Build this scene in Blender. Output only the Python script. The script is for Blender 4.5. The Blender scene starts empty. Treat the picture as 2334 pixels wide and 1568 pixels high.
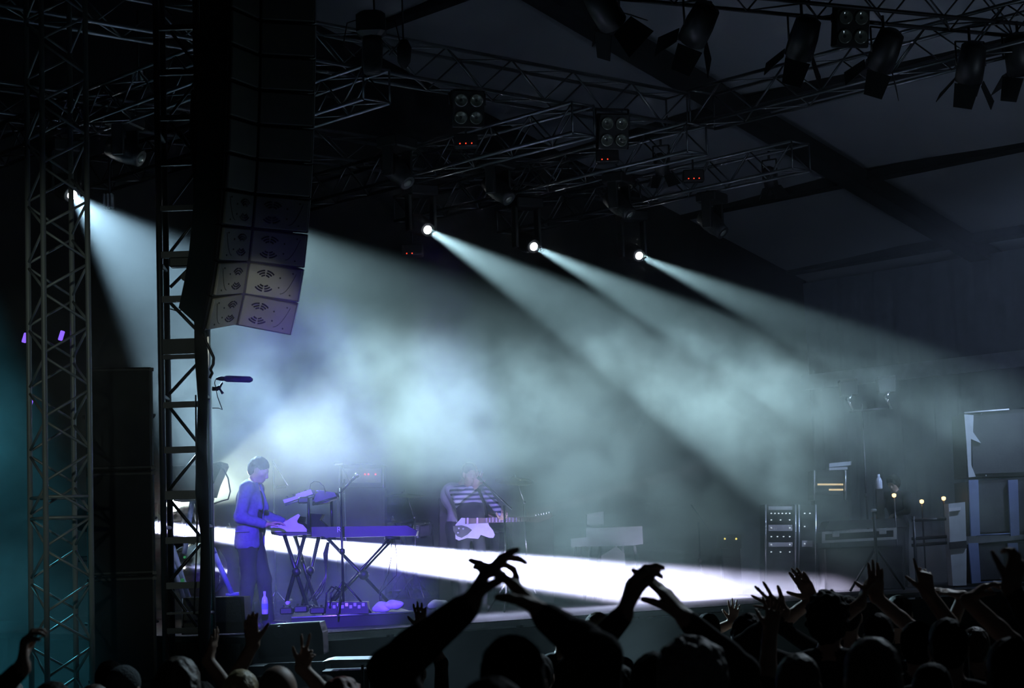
import bpy, math, random
import numpy as np
from mathutils import Vector, Matrix, Quaternion

# ------------------------------------------------------------------ camera
W, H, F = 2334, 1568, 4400.0
sc = bpy.context.scene
C = sc.collection
rnd = random.Random(7)
PITCH = math.atan(466 / F)
ROLL = math.radians(2.0)
CAM = Vector((0, 0, 2.1))
FW = Vector((0, math.cos(PITCH), math.sin(PITCH)))
R0 = Vector((1, 0, 0))
U0 = Vector((0, -math.sin(PITCH), math.cos(PITCH)))
RT = R0 * math.cos(ROLL) - U0 * math.sin(ROLL)
UP = R0 * math.sin(ROLL) + U0 * math.cos(ROLL)


def P(px, py, Y):
    """World point seen at photo pixel (px, py) at depth Y (metres in front of the camera)."""
    d = FW + RT * ((px - W / 2) / F) + UP * ((H / 2 - py) / F)
    return CAM + d * (Y / d.y)


cam = bpy.data.cameras.new('camera')
cam_o = bpy.data.objects.new('camera', cam)
C.objects.link(cam_o)
_m = Matrix((RT, UP, -FW)).transposed().to_4x4()
_m.translation = CAM
cam_o.matrix_world = _m
cam.sensor_width = 36
cam.lens = 36 * F / W
cam.clip_end = 300
cam.dof.use_dof = True
cam.dof.focus_distance = 22.0
cam.dof.aperture_fstop = 5.0
sc.camera = cam_o

vs_ = sc.view_settings
vs_.view_transform = 'Standard'
vs_.look = 'None'
vs_.exposure = 0.0
vs_.gamma = 1.0
vs_.use_curve_mapping = False
sc.cycles.volume_step_rate = 2.0
sc.cycles.adaptive_threshold = .1
sc.cycles.adaptive_min_samples = 16
sc.cycles.volume_max_steps = 64
sc.cycles.max_bounces = 3
sc.cycles.diffuse_bounces = 1
sc.cycles.glossy_bounces = 1
sc.cycles.transparent_max_bounces = 8

# ------------------------------------------------------------------ world: dark night air
world = bpy.data.worlds.new('night')
sc.world = world
world.use_nodes = True
world.cycles.sampling_method = 'NONE'
world.node_tree.nodes['Background'].inputs[0].default_value = (.45, .62, .8, 1)
world.node_tree.nodes['Background'].inputs[1].default_value = .006

# ------------------------------------------------------------------ stage axes (D2 along the stage front, D1 upstage)
D2 = Vector((.743, .669, 0)).normalized()
D1 = Vector((-D2.y, D2.x, 0))
O = Vector((-2.6, 19, 0))
TH = math.atan2(D2.y, D2.x)
SZ = 1.35


def S(s, t, z):
    return O + D2 * s + D1 * t + Vector((0, 0, z))


def spot(name, loc, tgt, deg, power, col, blend=.3, r=.05):
    l = bpy.data.lights.new(name, 'SPOT')
    l.energy = power
    l.color = col
    l.spot_size = math.radians(deg)
    l.spot_blend = blend
    l.shadow_soft_size = r
    o = bpy.data.objects.new(name, l)
    C.objects.link(o)
    o.location = loc
    o.rotation_euler = (Vector(tgt) - Vector(loc)).to_track_quat('-Z', 'Y').to_euler()
    return o


# unseen lamps outside the picture; the fill lamps are added
BLUE = (.10, .04, 1.0)
# violet front lamps flown over the audience, aimed at the keyboard player and the guitarist
spot('violet_front_lamp', (-1.2, 9, 5.0), P(730, 1292, 21.0), 11, 17000, BLUE, .3, .1)
spot('violet_front_lamp', (-.4, 9, 5.0), P(1060, 1170, 24.0), 5.5, 14000, (.25, .17, 1), .5, .1)
# unseen fill lamps added behind the camera to brighten the towers and the loudspeakers
spot('rear_fill_lamp', (-2.5, -5, 4.2), P(240, 950, 17.5), 12, 1100, (.8, 1, .88), .6, .2)
spot('rear_fill_lamp', (3, -3, 3.2), P(580, 712, 17.3), 2.5, 5000, (.95, 1, .85), .3, .1)  # narrow added spot, stands in for the glow on the lowest cabinets
# unseen fill light added to lift the tone of the tent roof
spot('roof_fill_light', S(9, -9, 2.6), S(13, 4, 9.0), 75, 260, (.6, .78, 1), .8, .3)
# unseen lamps added for the cool rim on the spectators' heads
spot('crowd_rim_fill', S(1.0, -6.8, 7.4), (-.9, 8.5, 1.5), 30, 700, (.6, .85, 1), .7, .15)
spot('crowd_rim_fill', S(4.5, -6.8, 7.4), (1.2, 8.5, 1.5), 30, 700, (.7, .85, 1), .7, .15)
# unseen cool lamp added to brighten gear and haze on the far side
spot('far_side_fill', S(12.8, -3.6, 7.4), S(12.5, 5, 2), 62, 2200, (.45, .62, 1), .8, .15)
# teal wash lamp on the left wing of the roof grid
spot('teal_wash_lamp', P(-140, 380, 21.0), P(-60, 1500, 17.5), 30, 2200, (.1, .6, .8), .8, .1)

# ------------------------------------------------------------------ materials
MATS = {}


def mat(name, col, rough=.6, metal=0., var=.12, scale=6., emit=None, estr=0., bump=0., spec=None):
    m = bpy.data.materials.new(name)
    m.use_nodes = True
    nt = m.node_tree
    b = nt.nodes['Principled BSDF']
    b.inputs['Roughness'].default_value = rough
    b.inputs['Metallic'].default_value = metal
    if spec is not None:
        b.inputs['Specular IOR Level'].default_value = spec
    tc = nt.nodes.new('ShaderNodeTexCoord')
    nz = nt.nodes.new('ShaderNodeTexNoise')
    nz.inputs['Scale'].default_value = scale
    nz.inputs['Detail'].default_value = 3
    nt.links.new(tc.outputs['Object'], nz.inputs['Vector'])
    cr = nt.nodes.new('ShaderNodeValToRGB')
    cr.color_ramp.elements[0].position = .3
    cr.color_ramp.elements[1].position = .7
    cr.color_ramp.elements[0].color = tuple(max(0, c * (1 - var)) for c in col) + (1,)
    cr.color_ramp.elements[1].color = tuple(min(1, c * (1 + var)) for c in col) + (1,)
    nt.links.new(nz.outputs['Fac'], cr.inputs['Fac'])
    nt.links.new(cr.outputs['Color'], b.inputs['Base Color'])
    if bump:
        bp = nt.nodes.new('ShaderNodeBump')
        bp.inputs['Strength'].default_value = bump
        bp.inputs['Distance'].default_value = .01
        nt.links.new(nz.outputs['Fac'], bp.inputs['Height'])
        nt.links.new(bp.outputs['Normal'], b.inputs['Normal'])
    if emit:
        b.inputs['Emission Color'].default_value = tuple(emit) + (1,)
        b.inputs['Emission Strength'].default_value = estr
        m.cycles.emission_sampling = 'NONE'
    MATS[name] = m
    return m


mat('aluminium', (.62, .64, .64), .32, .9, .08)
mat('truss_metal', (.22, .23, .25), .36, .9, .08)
mat('tower_metal', (.42, .44, .43), .5, .35, .08)
mat('steel_dark', (.05, .05, .055), .45, .6)
mat('black_paint', (.012, .012, .014), .5)
mat('black_matte', (.006, .006, .007), .85)
mat('black_tube', (.03, .03, .034), .35, .4)
mat('chrome', (.8, .8, .82), .15, 1., .03)
mat('cab_front', (.17, .17, .15), .55, 0, .15, 3, bump=.2)
mat('cab_body', (.018, .018, .018), .6, 0, .2, 12, bump=.2)
mat('louvre', (.01, .01, .01), .6)
mat('tent', (.34, .36, .40), .8, 0, .12, .35)
mat('beam_metal', (.03, .032, .035), .55, .3)
mat('ground', (.03, .03, .03), .9, 0, .4, 2, bump=.5)
mat('deck', (.03, .03, .032), .55, 0, .3, 5)
mat('skirt', (.006, .006, .007), .9)
mat('curtain', (.10, .12, .16), .85, 0, .1, 4)
mat('valance', (.3, .33, .4), .8)
mat('drape', (.01, .01, .012), .95)
mat('skin', (.45, .29, .22), .55, 0, .06, 20)
mat('skin_tan', (.36, .22, .15), .55, 0, .06, 20)
mat('jacket', (.13, .13, .24), .8, 0, .12, 30, bump=.3)
mat('trousers', (.02, .02, .03), .85)
mat('shirt_dark', (.04, .04, .05), .85)
mat('tee', (.14, .14, .2), .85)
mat('shirt_white', (.75, .75, .78), .8)
mat('shoe', (.03, .03, .03), .5)
mat('hair_dark', (.009, .007, .006), .7, 0, .3, 60, bump=.5, spec=.12)
mat('hair_brown', (.07, .045, .03), .55, 0, .3, 60, bump=.5)
mat('hair_blond', (.42, .33, .18), .5, 0, .3, 60, bump=.5)
mat('hair_grey', (.25, .24, .23), .6, 0, .3, 60, bump=.5)
mat('hair_red', (.22, .05, .035), .6, 0, .3, 60, bump=.5)
mat('cap_cloth', (.05, .06, .06), .8)
mat('knit', (.09, .10, .11), .9, 0, .2, 80, bump=.6)
for _n, _c in {'cloth_black': (.012, .012, .014), 'cloth_grey': (.04, .04, .045), 'cloth_blue': (.02, .028, .05),
               'cloth_red': (.07, .018, .016), 'cloth_green': (.02, .035, .03)}.items():
    mat(_n, _c, .9)
mat('white_panel', (.62, .62, .66), .45)
mat('silver_trim', (.75, .76, .78), .3, .8)
mat('key_white', (.7, .7, .7), .4)
mat('synth_black', (.02, .02, .022), .4)
mat('synth_grey', (.55, .56, .6), .45)
mat('amp_grille', (.05, .05, .055), .8, 0, .3, 90)
mat('wood_red', (.12, .03, .025), .4)
mat('drum_shell', (.55, .56, .6), .3, .2)
mat('drum_head', (.75, .75, .75), .6)
mat('cymbal', (.62, .55, .32), .25, .9)
mat('guitar_white', (.8, .8, .8), .3)
mat('fret_dark', (.09, .06, .05), .5)
mat('plastic_bottle', (.6, .65, .75), .15)
mat('bottle_label', (.25, .3, .7), .5)
mat('towel', (.8, .8, .82), .95)
mat('lens_on', (1, 1, 1), .3, emit=(.92, .97, 1), estr=60)
mat('lens_dim', (.22, .23, .2), .12, .3)
mat('led_red', (.4, .02, .02), .3, emit=(1, .05, .02), estr=2)
mat('led_amber', (.4, .2, .05), .3, emit=(1, .5, .18), estr=5)
mat('led_yellow', (.4, .35, .05), .3, emit=(1, .85, .2), estr=2.5)
mat('led_panel', (.3, .22, .1), .4, emit=(1, .75, .4), estr=.7)
mat('led_white', (.5, .5, .5), .4, emit=(.7, .85, 1), estr=1.2)
mat('led_violet', (.1, .05, .4), .3, emit=(.25, .12, 1), estr=1.4)
mat('green_tape', (.05, .5, .12), .6)
mat('pale_case', (.42, .45, .48), .5)
mat('blue_post', (.16, .20, .36), .5)
mat('barrier', (.7, .72, .72), .35, .6)
mat('wristband', (.2, .45, .8), .5)


# striped jersey: woven stripes run round the sleeves and chest
def stripes():
    m = mat('striped_jersey', (.7, .7, .75), .85)
    nt = m.node_tree
    b = nt.nodes['Principled BSDF']
    tc = nt.nodes.new('ShaderNodeTexCoord')
    wv = nt.nodes.new('ShaderNodeTexWave')
    wv.bands_direction = 'Z'
    wv.inputs['Scale'].default_value = 5.5
    wv.inputs['Distortion'].default_value = 1.2
    nt.links.new(tc.outputs['Object'], wv.inputs['Vector'])
    cr = nt.nodes.new('ShaderNodeValToRGB')
    cr.color_ramp.interpolation = 'CONSTANT'
    cr.color_ramp.elements[0].color = (.06, .06, .12, 1)
    cr.color_ramp.elements[1].color = (.78, .78, .8, 1)
    cr.color_ramp.elements[1].position = .45
    nt.links.new(wv.outputs['Fac'], cr.inputs['Fac'])
    nt.links.new(cr.outputs['Color'], b.inputs['Base Color'])


stripes()

# ------------------------------------------------------------------ mesh building
MW = {}     # world matrix of each thing (parents are never read back from the depsgraph)


def link(o, parent=None):
    C.objects.link(o)
    if parent is not None:
        o.parent = parent
    return o


def tag(o, label=None, cat=None, group=None, kind=None):
    if label:
        o['label'] = label
    if cat:
        o['category'] = cat
    if group:
        o['group'] = group
    if kind:
        o['kind'] = kind
    return o


def thing(name, label, cat, loc=(0, 0, 0), rz=0., group=None, M=None):
    o = bpy.data.objects.new(name, None)
    o.empty_display_size = .1
    C.objects.link(o)
    if M is None:
        M = Matrix.Translation(Vector(loc)) @ Matrix.Rotation(rz, 4, 'Z')
    o.matrix_world = M
    MW[o] = M
    return tag(o, label, cat, group)


class G:
    """Collects shapes; obj() links them as one mesh object."""

    def __init__(self):
        self.v, self.f = [], []

    def add(self, vs, fs):
        n = len(self.v)
        self.v += [tuple(v) for v in vs]
        self.f += [tuple(i + n for i in f) for f in fs]
        return self

    def box(self, c, s, R=None, taper=1.):
        hx, hy, hz = s[0] / 2, s[1] / 2, s[2] / 2
        vs = []
        for z, k in ((-hz, 1), (hz, taper)):
            for x, y in ((-hx, -hy), (hx, -hy), (hx, hy), (-hx, hy)):
                p = Vector((x * k, y * k, z))
                if R is not None:
                    p = R @ p
                vs.append(p + Vector(c))
        return self.add(vs, [(3, 2, 1, 0), (4, 5, 6, 7), (0, 1, 5, 4), (1, 2, 6, 5), (2, 3, 7, 6), (3, 0, 4, 7)])

    def bbox(self, c, s, b=.01, R=None):
        """box with chamfered vertical and horizontal edges"""
        hx, hy, hz = s[0] / 2, s[1] / 2, s[2] / 2
        b = min(b, hx * .6, hy * .6, hz * .6)
        rings = []
        for z, i in ((-hz, b), (-hz + b, 0), (hz - b, 0), (hz, b)):
            x, y = hx - i, hy - i
            rings.append([(x - b, -y, z), (x, -y + b, z), (x, y - b, z), (x - b, y, z),
                          (-x + b, y, z), (-x, y - b, z), (-x, -y + b, z), (-x + b, -y, z)])
        vs = []
        for r in rings:
            for p in r:
                p = Vector(p)
                if R is not None:
                    p = R @ p
                vs.append(p + Vector(c))
        fs = [tuple(range(7, -1, -1)), tuple(range(24, 32))]
        for k in range(3):
            for i in range(8):
                j = (i + 1) % 8
                fs.append((k * 8 + i, k * 8 + j, k * 8 + 8 + j, k * 8 + 8 + i))
        return self.add(vs, fs)

    def tube(self, pts, r, n=8, cap=True):
        pts = [Vector(p) for p in pts]
        rs = r if isinstance(r, (list, tuple)) else [r] * len(pts)
        vs, fs = [], []
        up = None
        for i, p in enumerate(pts):
            d = (pts[min(i + 1, len(pts) - 1)] - pts[max(i - 1, 0)]).normalized()
            if up is None:
                up = Vector((0, 0, 1)) if abs(d.z) < .9 else Vector((1, 0, 0))
            a = d.cross(up)
            if a.length < 1e-6:
                a = d.orthogonal()
            a.normalize()
            b = a.cross(d).normalized()
            up = b
            for k in range(n):
                w = 2 * math.pi * k / n
                vs.append(p + (a * math.cos(w) + b * math.sin(w)) * rs[i])
        for i in range(len(pts) - 1):
            for k in range(n):
                j = (k + 1) % n
                fs.append((i * n + k, i * n + j, (i + 1) * n + j, (i + 1) * n + k))
        if cap:
            fs.append(tuple(range(n - 1, -1, -1)))
            fs.append(tuple(range((len(pts) - 1) * n, len(pts) * n)))
        return self.add(vs, fs)

    def lathe(self, prof, c=(0, 0, 0), R=None, n=20):
        """prof: (radius, height) pairs along local z"""
        vs, fs = [], []
        for r, z in prof:
            for k in range(n):
                w = 2 * math.pi * k / n
                p = Vector((r * math.cos(w), r * math.sin(w), z))
                if R is not None:
                    p = R @ p
                vs.append(p + Vector(c))
        for i in range(len(prof) - 1):
            for k in range(n):
                j = (k + 1) % n
                fs.append((i * n + k, i * n + j, (i + 1) * n + j, (i + 1) * n + k))
        fs.append(tuple(range(n - 1, -1, -1)))
        fs.append(tuple(range((len(prof) - 1) * n, len(prof) * n)))
        return self.add(vs, fs)

    def prism(self, poly, h, M=None):
        """poly in local xy, extruded from z=0 to z=h, then moved by M"""
        M = M or Matrix()
        n = len(poly)
        vs = [M @ Vector((x, y, 0)) for x, y in poly] + [M @ Vector((x, y, h)) for x, y in poly]
        fs = [tuple(range(n - 1, -1, -1)), tuple(range(n, 2 * n))]
        for i in range(n):
            j = (i + 1) % n
            fs.append((i, j, n + j, n + i))
        return self.add(vs, fs)

    def obj(self, name, m, parent=None, smooth=False, world=False):
        me = bpy.data.meshes.new(name)
        vs = self.v
        if world and parent is not None:
            inv = MW[parent].inverted()
            vs = [tuple(inv @ Vector(v)) for v in vs]
        me.from_pydata(vs, [], self.f)
        me.materials.append(MATS[m])
        if smooth:
            me.polygons.foreach_set('use_smooth', [True] * len(me.polygons))
        me.update()
        o = bpy.data.objects.new(name, me)
        link(o, parent)
        return o


def sub_parent(o, parent):
    MW[o] = MW.get(parent, Matrix())
    return o


def rod(parent, name, p, q, r, m, n=10):
    """straight tube between two world points"""
    g_ = G().tube([p, q], r, n)
    o = g_.obj(name, m, parent, False, True)
    o.data.polygons.foreach_set('use_smooth', [len(f) == 4 for f in g_.f])
    return o


def look(d, roll_up=Vector((0, 0, 1))):
    """rotation whose +z points along d"""
    d = Vector(d).normalized()
    x = roll_up.cross(d)
    if x.length < 1e-4:
        x = Vector((1, 0, 0))
    x.normalize()
    y = d.cross(x)
    return Matrix((x, y, d)).transposed()


RZ = Matrix.Rotation(TH, 3, 'Z')

# ------------------------------------------------------------------ the setting: ground, stage, tent
g = G().box((0, 22, -.05), (70, 70, .1))
tag(g.obj('floor', 'ground'), 'dark trampled ground under the crowd and the stage', kind='structure')

st = thing('stage', 'black concert stage with a dark deck and draped front edge', 'stage', S(7.07, 4.2, 0), TH)
G().box((0, 0, SZ - .03), (14.86, 9.4, .06)).obj('deck', 'deck', st)
G().box((0, -4.6, SZ / 2 - .04), (14.8, .08, SZ - .1)).obj('skirt', 'skirt', st)
G().box((0, -4.715, SZ - .035), (14.86, .03, .05)).obj('edge_trim', 'silver_trim', st)
for i in range(9):
    for k in (-1, 1):
        G().tube([(-7.2 + i * 1.8, k * 4.2, 0), (-7.2 + i * 1.8, k * 4.2, SZ - .06)], .04).obj('leg', 'steel_dark', st)

# roof plane: passes RP, falls along D2 by 15.8 degrees, runs level along D1
AL = math.radians(15.8)
RP = P(1690, 262, 31.7)
RD = (D2 * math.cos(AL) - Vector((0, 0, math.sin(AL)))).normalized()
RN = RD.cross(D1).normalized()
if RN.z < 0:
    RN = -RN


def roofpt(a, b, off=0.):
    return RP + RD * a + D1 * b + RN * off


# tent skin: one panel per bay between the rafters
BAYS = [(-26, -11), (-11, 0), (0, 11), (11, 24)]
roof = thing('ceiling', None, None, roofpt(0, 0, .3))
roof['kind'] = 'structure'
roof['label'] = 'dark grey tent roof of wide fabric bays over the stage'
for b0, b1 in BAYS:
    nseg = 8
    vs, fs = [], []
    rows = 10
    for i in range(rows + 1):
        a = -16 + 28.9 * i / rows
        for j in range(nseg + 1):
            b = b0 + (b1 - b0) * j / nseg
            sag = .28 * math.sin(math.pi * j / nseg)
            vs.append(roofpt(a, b, .3 - sag * .8))
    n0 = len(vs)
    vs += [v + RN * .01 for v in vs]
    for i in range(rows):
        for j in range(nseg):
            q = i * (nseg + 1) + j
            fs.append((q, q + 1, q + nseg + 2, q + nseg + 1))
            fs.append((n0 + q, n0 + q + nseg + 1, n0 + q + nseg + 2, n0 + q + 1))
    G().add(vs, fs).obj('roof_panel', 'tent', roof, smooth=True, world=True)
# far slope of the tent beyond the ridge
vs = []
for b in (-26, 24):
    vs += [roofpt(-16, b, .3), roofpt(-16, b, .3) + (-D2 * 16 - Vector((0, 0, 4.6)))]
G().add(vs + [v + Vector((0, 0, .02)) for v in vs], [(0, 1, 3, 2), (4, 6, 7, 5)]).obj('roof_panel', 'tent', roof, world=True)

# rafters and purlins
k = 1


def beam(p, q, w, h, m='beam_metal', lab=None):
    global k
    p, q = Vector(p), Vector(q)
    d = (q - p)
    x = d.normalized()
    y = RN.cross(x).normalized()
    z = x.cross(y)
    R = Matrix((x, y, z)).transposed()
    o = G().box((p + q) / 2, (d.length, w, h), R).obj('trim_%d' % k, m)
    tag(o, lab or 'dark metal roof beam under the tent skin', kind='structure')
    k += 1


beam(roofpt(-16, 0, .05), roofpt(13, 0, .05), .42, .3, lab='wide dark rafter crossing the tent roof')
beam(roofpt(-16, 11, .05), roofpt(13, 11, .05), .3, .3)
for a, w in ((-9, .12), (-5.2, .16), (0, .34), (3.2, .16), (6.4, .16), (9.6, .14)):
    beam(roofpt(a, -22, .12), roofpt(a, 22, .12), w, .18, lab='dark purlin running under the tent skin')

# right side wall with its gathered curtain, back wall, left wall
s_e = 20.0
vs, fs = [], []
n = 320
for i in range(n + 1):
    t = -14 + 23.4 * i / n
    d = .07 * math.sin(t * 9) + .05 * math.sin(t * 23 + 1)
    for z, e in ((0, 1), (2.6, 1), (5.2, .6), (7.3, 0)):
        vs.append(S(s_e + d * e, t, z))
m0 = len(vs)
vs += [v + D2 * .03 for v in vs]
for i in range(n):
    for j in range(3):
        q = i * 4 + j
        fs.append((q, q + 1, q + 5, q + 4))
        fs.append((m0 + q, m0 + q + 4, m0 + q + 5, m0 + q + 1))
tag(G().add(vs, fs).obj('wall_right', 'curtain', smooth=True), 'grey gathered tent curtain wall beyond the stage', kind='structure')
tag(G().box(S(s_e - .15, -2.3, 5.25), (.12, 23.4, .3), RZ).obj('trim_20', 'valance'), 'pale valance strip along the tent curtain', kind='structure')
tag(G().box(S(1, 9.4, 5.5), (38.2, .12, 11), RZ).obj('wall_back', 'drape'), 'black drape closing the tent behind the stage', kind='structure')
tag(G().box(S(-15, 0, 5), (.12, 26, 10), RZ).obj('wall_left', 'drape'), 'black drape closing the left wing', kind='structure')

# ------------------------------------------------------------------ trusses
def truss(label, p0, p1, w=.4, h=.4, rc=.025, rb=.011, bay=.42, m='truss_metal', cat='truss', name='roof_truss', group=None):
    """box truss; p0, p1 are the centres of its underside ends"""
    p0, p1 = Vector(p0), Vector(p1)
    d = p1 - p0
    L = d.length
    x = d.normalized()
    y = Vector((0, 0, 1)).cross(x).normalized()
    z = x.cross(y)
    root = thing(name, label, cat, p0, 0, group)
    cs = [y * (-w / 2), y * (w / 2), y * (w / 2) + z * h, y * (-w / 2) + z * h]
    for c in cs:
        rod(root, 'chord', p0 + c, p1 + c, rc, m)
    n = max(2, int(round(L / bay)))
    for fi in range(4):
        a, b = cs[fi], cs[(fi + 1) % 4]
        for i in range(n):
            u, v = (a, b) if (i + fi) % 2 == 0 else (b, a)
            rod(root, 'brace', p0 + u + x * (L * i / n), p0 + v + x * (L * (i + 1) / n), rb, m, 6)
        for e in (p0, p1):
            rod(root, 'end_brace', e + a, e + b, rb * 1.3, m, 6)
    return root


TB = 7.5       # underside of the five trusses that carry the moving heads
for s, lab in ((1.2, 'aluminium box truss leftmost, carrying the bright lamp behind the lattice tower'),
               (3.3, 'aluminium box truss ending just right of the hanging loudspeaker column'),
               (6.75, 'aluminium box truss carrying the left of the three bright lamps'),
               (8.95, 'aluminium box truss carrying the middle of the three bright lamps'),
               (11.2, 'aluminium box truss carrying the right of the three bright lamps')):
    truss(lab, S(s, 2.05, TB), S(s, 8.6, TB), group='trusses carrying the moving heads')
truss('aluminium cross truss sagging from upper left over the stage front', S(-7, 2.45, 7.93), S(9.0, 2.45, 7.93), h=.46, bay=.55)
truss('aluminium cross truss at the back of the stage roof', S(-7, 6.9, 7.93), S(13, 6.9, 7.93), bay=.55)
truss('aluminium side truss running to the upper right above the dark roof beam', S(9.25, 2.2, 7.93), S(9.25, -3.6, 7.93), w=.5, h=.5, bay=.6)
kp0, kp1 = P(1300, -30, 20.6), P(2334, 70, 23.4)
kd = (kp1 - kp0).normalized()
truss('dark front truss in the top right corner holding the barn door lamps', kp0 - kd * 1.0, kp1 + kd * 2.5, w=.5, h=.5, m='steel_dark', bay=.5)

# ------------------------------------------------------------------ lattice tower at the left edge
tc_ = P(141, 1500, 17.0)
tw = thing('lattice_tower', 'slender aluminium lattice tower standing at the left edge', 'tower', (tc_.x, tc_.y, 0))
cr_, fr_ = Vector((.28, -.06, 0)), Vector((-.06, -.28, 0))
base = Vector((tc_.x, tc_.y, 0))
corners = [cr_, fr_, -cr_, -fr_]
for c in corners:
    rod(tw, 'chord', base + c, base + c + Vector((0, 0, 8.0)), .025, 'tower_metal', 12)
G().box((0, 0, .02), (.7, .7, .04)).obj('base_plate', 'steel_dark', tw)
half = .28
nz_ = 28
zc = P(215, 1320, 17.0).z - 6 * half
for fi in range(4):
    a, b = corners[fi], corners[(fi + 1) % 4]
    for i in range(nz_ - 1):
        z0 = zc + (i - 2) * half
        if z0 < .1:
            continue
        u, v = (a, b) if (i + fi) % 2 == 0 else (b, a)
        rod(tw, 'brace', base + u + Vector((0, 0, z0 + .02)), base + v + Vector((0, 0, z0 + half - .02)), .012, 'tower_metal', 8)
    for zz in (P(150, 1133, 17).z, P(150, 1180, 17).z):
        rod(tw, 'rung', base + a + Vector((0, 0, zz)), base + b + Vector((0, 0, zz)), .014, 'tower_metal', 8)
for px, py in ((57, 770), (140, 765), (70, 915)):
    o = G().bbox((0, 0, 0), (.04, .02, .09), .006).obj('clamp_lamp', 'led_violet', tw)
    o.matrix_local = MW[tw].inverted() @ Matrix.Translation(P(px, py, 17.25)) @ Matrix.Rotation(.3, 4, 'Y')

# ------------------------------------------------------------------ ladder tower that carries the loudspeakers
Y2 = 18.0
b2 = P(422, 1450, Y2)
lt = thing('ladder_tower', 'dark square post ladder tower with rungs and diagonals beside the stage', 'tower', (b2.x, b2.y, 0))


def vert(px, py, Y, z0, z1, r, m, nm):
    p = P(px, py, Y)
    rod(lt, nm, (p.x, p.y, z0), (p.x, p.y, z1), r, m, 12)


vert(370, 1000, 17.9, 0, 8.2, .030, 'steel_dark', 'post')
vert(385, 1000, 18.45, 0, 8.2, .030, 'steel_dark', 'post')
vert(464, 1000, 17.9, 0, 8.2, .034, 'steel_dark', 'post')
vert(478, 1000, 18.45, 0, 8.2, .028, 'aluminium', 'post')
pf0, pf1 = P(372, 1000, 17.9), P(462, 1000, 17.9)
for py, hh, m in ((62, .05, 'steel_dark'), (165, .05, 'steel_dark'), (268, .05, 'steel_dark'), (371, .05, 'steel_dark'), (474, .05, 'steel_dark'),
                  (580, .06, 'steel_dark'), (681, .06, 'steel_dark'), (789, .14, 'black_paint'), (813, .04, 'steel_dark'), (922, .055, 'steel_dark'),
                  (1025, .06, 'steel_dark'), (1128, .08, 'steel_dark'), (1231, .06, 'steel_dark'), (1334, .06, 'steel_dark'), (1397, .02, 'steel_dark'), (1437, .05, 'steel_dark')):
    z = P(420, py, 17.9).z
    a, b = Vector((pf0.x, pf0.y, z)), Vector((pf1.x, pf1.y, z))
    o = G().box((a + b) / 2, ((b - a).length, .045, hh)).obj('rung', m, lt, world=True)
for (x0, y0, x1, y1) in ((388, 575, 455, 490), (388, 470, 455, 380), (455, 365, 388, 280), (388, 262, 455, 175), (455, 160, 388, 70), (388, 655, 455, 588), (388, 690, 458, 762), (456, 822, 386, 898),
                         (388, 930, 458, 1018), (455, 1030, 384, 1118), (388, 1140, 458, 1224), (458, 1240, 386, 1326), (390, 1345, 452, 1432)):
    rod(lt, 'diagonal', P(x0, y0, 17.95), P(x1, y1, 17.95), .016, 'steel_dark', 8)
for py in (300, 600, 900, 1200, 1400):
    z = P(420, py, 18).z
    for (xa, xb) in ((370, 385), (464, 478)):
        a, b = P(xa, 1000, 17.9), P(xb, 1000, 18.45)
        rod(lt, 'side_rung', (a.x, a.y, z), (b.x, b.y, z), .018, 'steel_dark', 8)
# cloth sleeve round the right post
p_ = P(461, 1000, 17.86)
G().tube([(p_.x + .015 * math.sin(i * 1.7), p_.y, .2 + i * .42) for i in range(16)], [.052 + .012 * math.sin(i * 2.3) for i in range(16)], 10).obj('cloth_sleeve', 'black_matte', lt, True, True)
cab = thing('cable_loop', 'thick black cable looping off the ladder tower post', 'cable', P(470, 760, 17.8))
G().tube([P(x, y, 17.8) for x, y in ((462, 760), (470, 780), (480, 800), (487, 815), (486, 830), (480, 842), (484, 850), (478, 862))], .014).obj('cable', 'black_tube', cab, True, True)
cab = thing('cable_run', 'thin black cable hanging down inside the ladder tower', 'cable', P(452, 905, 17.85))
G().tube([P(x, y, 17.84) for x, y in ((446, 900), (447, 1000), (448, 1100), (449, 1240), (446, 1300), (442, 1400))], .008).obj('cable', 'black_tube', cab, True, True)
# rigging hardware between tower and loudspeakers
rg = thing('rigging_bracket', 'black motor bracket fixed to the ladder tower beside the loudspeakers', 'bracket', P(425, 600, 17.8))
G().bbox(P(432, 598, 17.75), (.36, .12, .09), .01).obj('arm', 'black_paint', rg, world=True)
G().tube([P(x, y, 17.75) for x, y in ((442, 612), (435, 640), (431, 665), (437, 690), (447, 710))], [.05, .06, .055, .05, .03]).obj('chain_bag', 'black_matte', rg, True, True)
G().lathe([(.0, -.03), (.035, -.03), (.04, 0), (.035, .03), (0, .03)], P(422, 631, 17.75), look((0, -1, 0)), 12).obj('knob', 'black_paint', rg, world=True)
G().tube([P(x, y, 17.75) for x, y in ((388, 704), (405, 709), (420, 704), (436, 715))], .006).obj('strap', 'black_tube', rg, True, True)

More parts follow.
